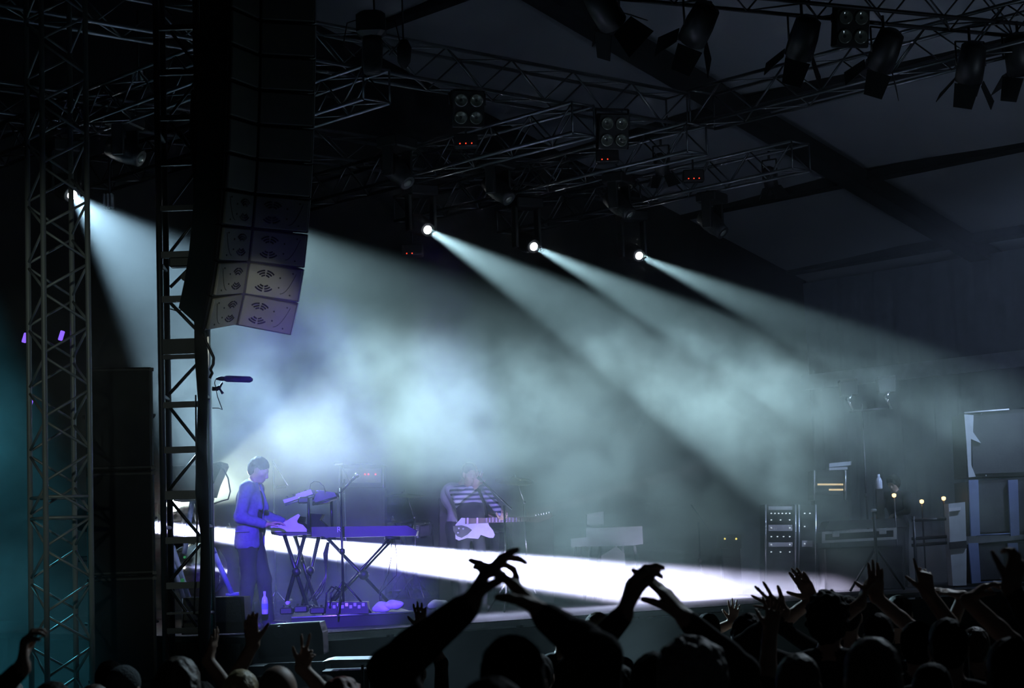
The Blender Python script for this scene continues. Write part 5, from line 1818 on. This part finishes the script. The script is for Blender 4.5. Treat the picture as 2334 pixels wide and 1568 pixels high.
crowd_person(2158, 1402, 8.2, 'spectator whose clawed hand bends to the right', 'short', 'hair_dark', arms=[A(side='r', w=(2206, 1368), t=(2240, 1338), curls=(.35, .4, .45, .5), spread=.3, n=(.5, 0, -.9), th=-1)])
crowd_person(2300, 1446, 6.6, 'spectator at the right edge lifting a fist with bracelets', 'short', 'hair_dark', arms=[A(side='r', w=(2302, 1334), t=(2322, 1272), curl=.75, spread=.05, n=(-.4, 1, 0), th=1, sleeve=1)])
crowd_person(1985, 1443, 5.8, 'largest dark round head at the bottom right', 'short', 'hair_brown')
crowd_person(1816, 1482, 7.0, 'dark haired spectator left of the largest round head', 'short', 'hair_brown')
crowd_person(1408, 1508, 8.6, 'dim spectator below the cupped clapping hands', 'short', 'hair_dark')
crowd_person(2122, 1502, 7.3, 'dim spectator right of the largest round head', 'crop', 'hair_dark')
crowd_person(1225, 1484, 9.6, 'dim spectator right of the large joined hands', 'short', 'hair_dark')
crowd_person(1612, 1393, 12.1, 'small dark head between the clapping hands and the open hand', 'short', 'hair_dark')

# ------------------------------------------------------------------ haze and stage smoke
def haze():
    hs_, ht_, hz_ = 24., 14.7, 8.2
    M = Matrix.Translation(S(5, 1.85, hz_ / 2 + .3)) @ Matrix.Rotation(TH, 4, 'Z')
    o = G().box((0, 0, 0), (hs_, ht_, hz_)).obj('smoke', 'deck')
    o.matrix_world = M
    m = bpy.data.materials.new('haze')
    m.use_nodes = True
    nt = m.node_tree
    nt.nodes.clear()
    N, Lk = nt.nodes.new, nt.links.new
    out, vs = N('ShaderNodeOutputMaterial'), N('ShaderNodeVolumeScatter')
    Lk(vs.outputs[0], out.inputs['Volume'])
    vs.inputs['Color'].default_value = (.9, .95, 1, 1)
    vs.inputs['Anisotropy'].default_value = .15
    tc = N('ShaderNodeTexCoord')
    sx = N('ShaderNodeSeparateXYZ')
    Lk(tc.outputs['Object'], sx.inputs[0])

    def rng(src, a, b, lo, hi, smooth=True):
        r = N('ShaderNodeMapRange')
        r.interpolation_type = 'SMOOTHSTEP' if smooth else 'LINEAR'
        r.inputs[1].default_value, r.inputs[2].default_value = a, b
        r.inputs[3].default_value, r.inputs[4].default_value = lo, hi
        Lk(src, r.inputs[0])
        return r.outputs[0]

    def mul(a, b):
        r = N('ShaderNodeMath')
        r.operation = 'MULTIPLY'
        Lk(a, r.inputs[0])
        Lk(b, r.inputs[1])
        return r.outputs[0]

    def add(a, b):
        r = N('ShaderNodeMath')
        r.operation = 'ADD'
        Lk(a, r.inputs[0])
        if isinstance(b, float):
            r.inputs[1].default_value = b
        else:
            Lk(b, r.inputs[1])
        return r.outputs[0]
    nz = N('ShaderNodeTexNoise')
    nz.inputs['Scale'].default_value = 1.05
    nz.inputs['Detail'].default_value = 4
    nz.inputs['Roughness'].default_value = .64
    Lk(tc.outputs['Object'], nz.inputs['Vector'])
    clouds = rng(nz.outputs['Fac'], .42, .60, .06, 1.0)
    z = sx.outputs['Z']     # 0 is world z 4.4
    t = add(sx.outputs['Y'], -1.2)     # 0 is t = 3.05 after the shift below
    # the cloud bank has a ragged top about four metres up
    zn = N('ShaderNodeMath')
    zn.operation = 'MULTIPLY_ADD'
    Lk(nz.outputs['Fac'], zn.inputs[0])
    zn.inputs[1].default_value = -4.0
    Lk(z, zn.inputs[2])
    zm = rng(zn.outputs[0], -3.3, -2.0, 1.0, .02)
    tm = rng(t, -7.2, -5.4, .0, 1.0)
    mx = N('ShaderNodeMath')
    mx.operation = 'MAXIMUM'
    Lk(rng(z, -2.0, -1.0, .0, 1.0), mx.inputs[0])
    Lk(rng(t, -2.0, -1.1, .03, 1.0), mx.inputs[1])
    # smoke has rolled out over the pit on the right of the keyboard rig
    cc = N('ShaderNodeMath')
    cc.operation = 'MULTIPLY_ADD'
    Lk(t, cc.inputs[0])
    cc.inputs[1].default_value = -.8
    Lk(sx.outputs['X'], cc.inputs[2])
    mx2 = N('ShaderNodeMath')
    mx2.operation = 'MAXIMUM'
    Lk(mx.outputs[0], mx2.inputs[0])
    Lk(mul(rng(cc.outputs[0], .3, 1.8, 0., .8), rng(z, -3.0, -2.1, .15, 1.0)), mx2.inputs[1])
    mx = mx2
    d = mul(mul(mul(clouds, zm), mul(rng(sx.outputs['X'], -5.5, .5, .35, 1.0), rng(cc.outputs[0], 3.6, 6.2, 1.0, .12))), mul(tm, mx.outputs[0]))
    # low fog lying on the right half of the stage
    low = mul(mul(rng(z, -2.8, -1.9, .6, .0), rng(sx.outputs['X'], -4.0, 1.5, .25, 1.0)), mul(rng(nz.outputs['Fac'], .40, .60, .1, 1.0), rng(t, -3.3, -2.5, .0, 1.0)))
    k_ = N('ShaderNodeMath')
    k_.operation = 'MULTIPLY'
    Lk(d, k_.inputs[0])
    k_.inputs[1].default_value = .42
    b_ = N('ShaderNodeMath')
    b_.operation = 'MULTIPLY_ADD'
    Lk(mx.outputs[0], b_.inputs[0])
    b_.inputs[1].default_value = .007
    b_.inputs[2].default_value = .0025
    dens = add(add(k_.outputs[0], low), mul(b_.outputs[0], tm))
    Lk(dens, vs.inputs['Density'])
    o.data.materials.clear()
    o.data.materials.append(m)
    tag(o, 'pale drifting stage smoke and haze lit by the beams', 'smoke', kind='stuff')


haze()
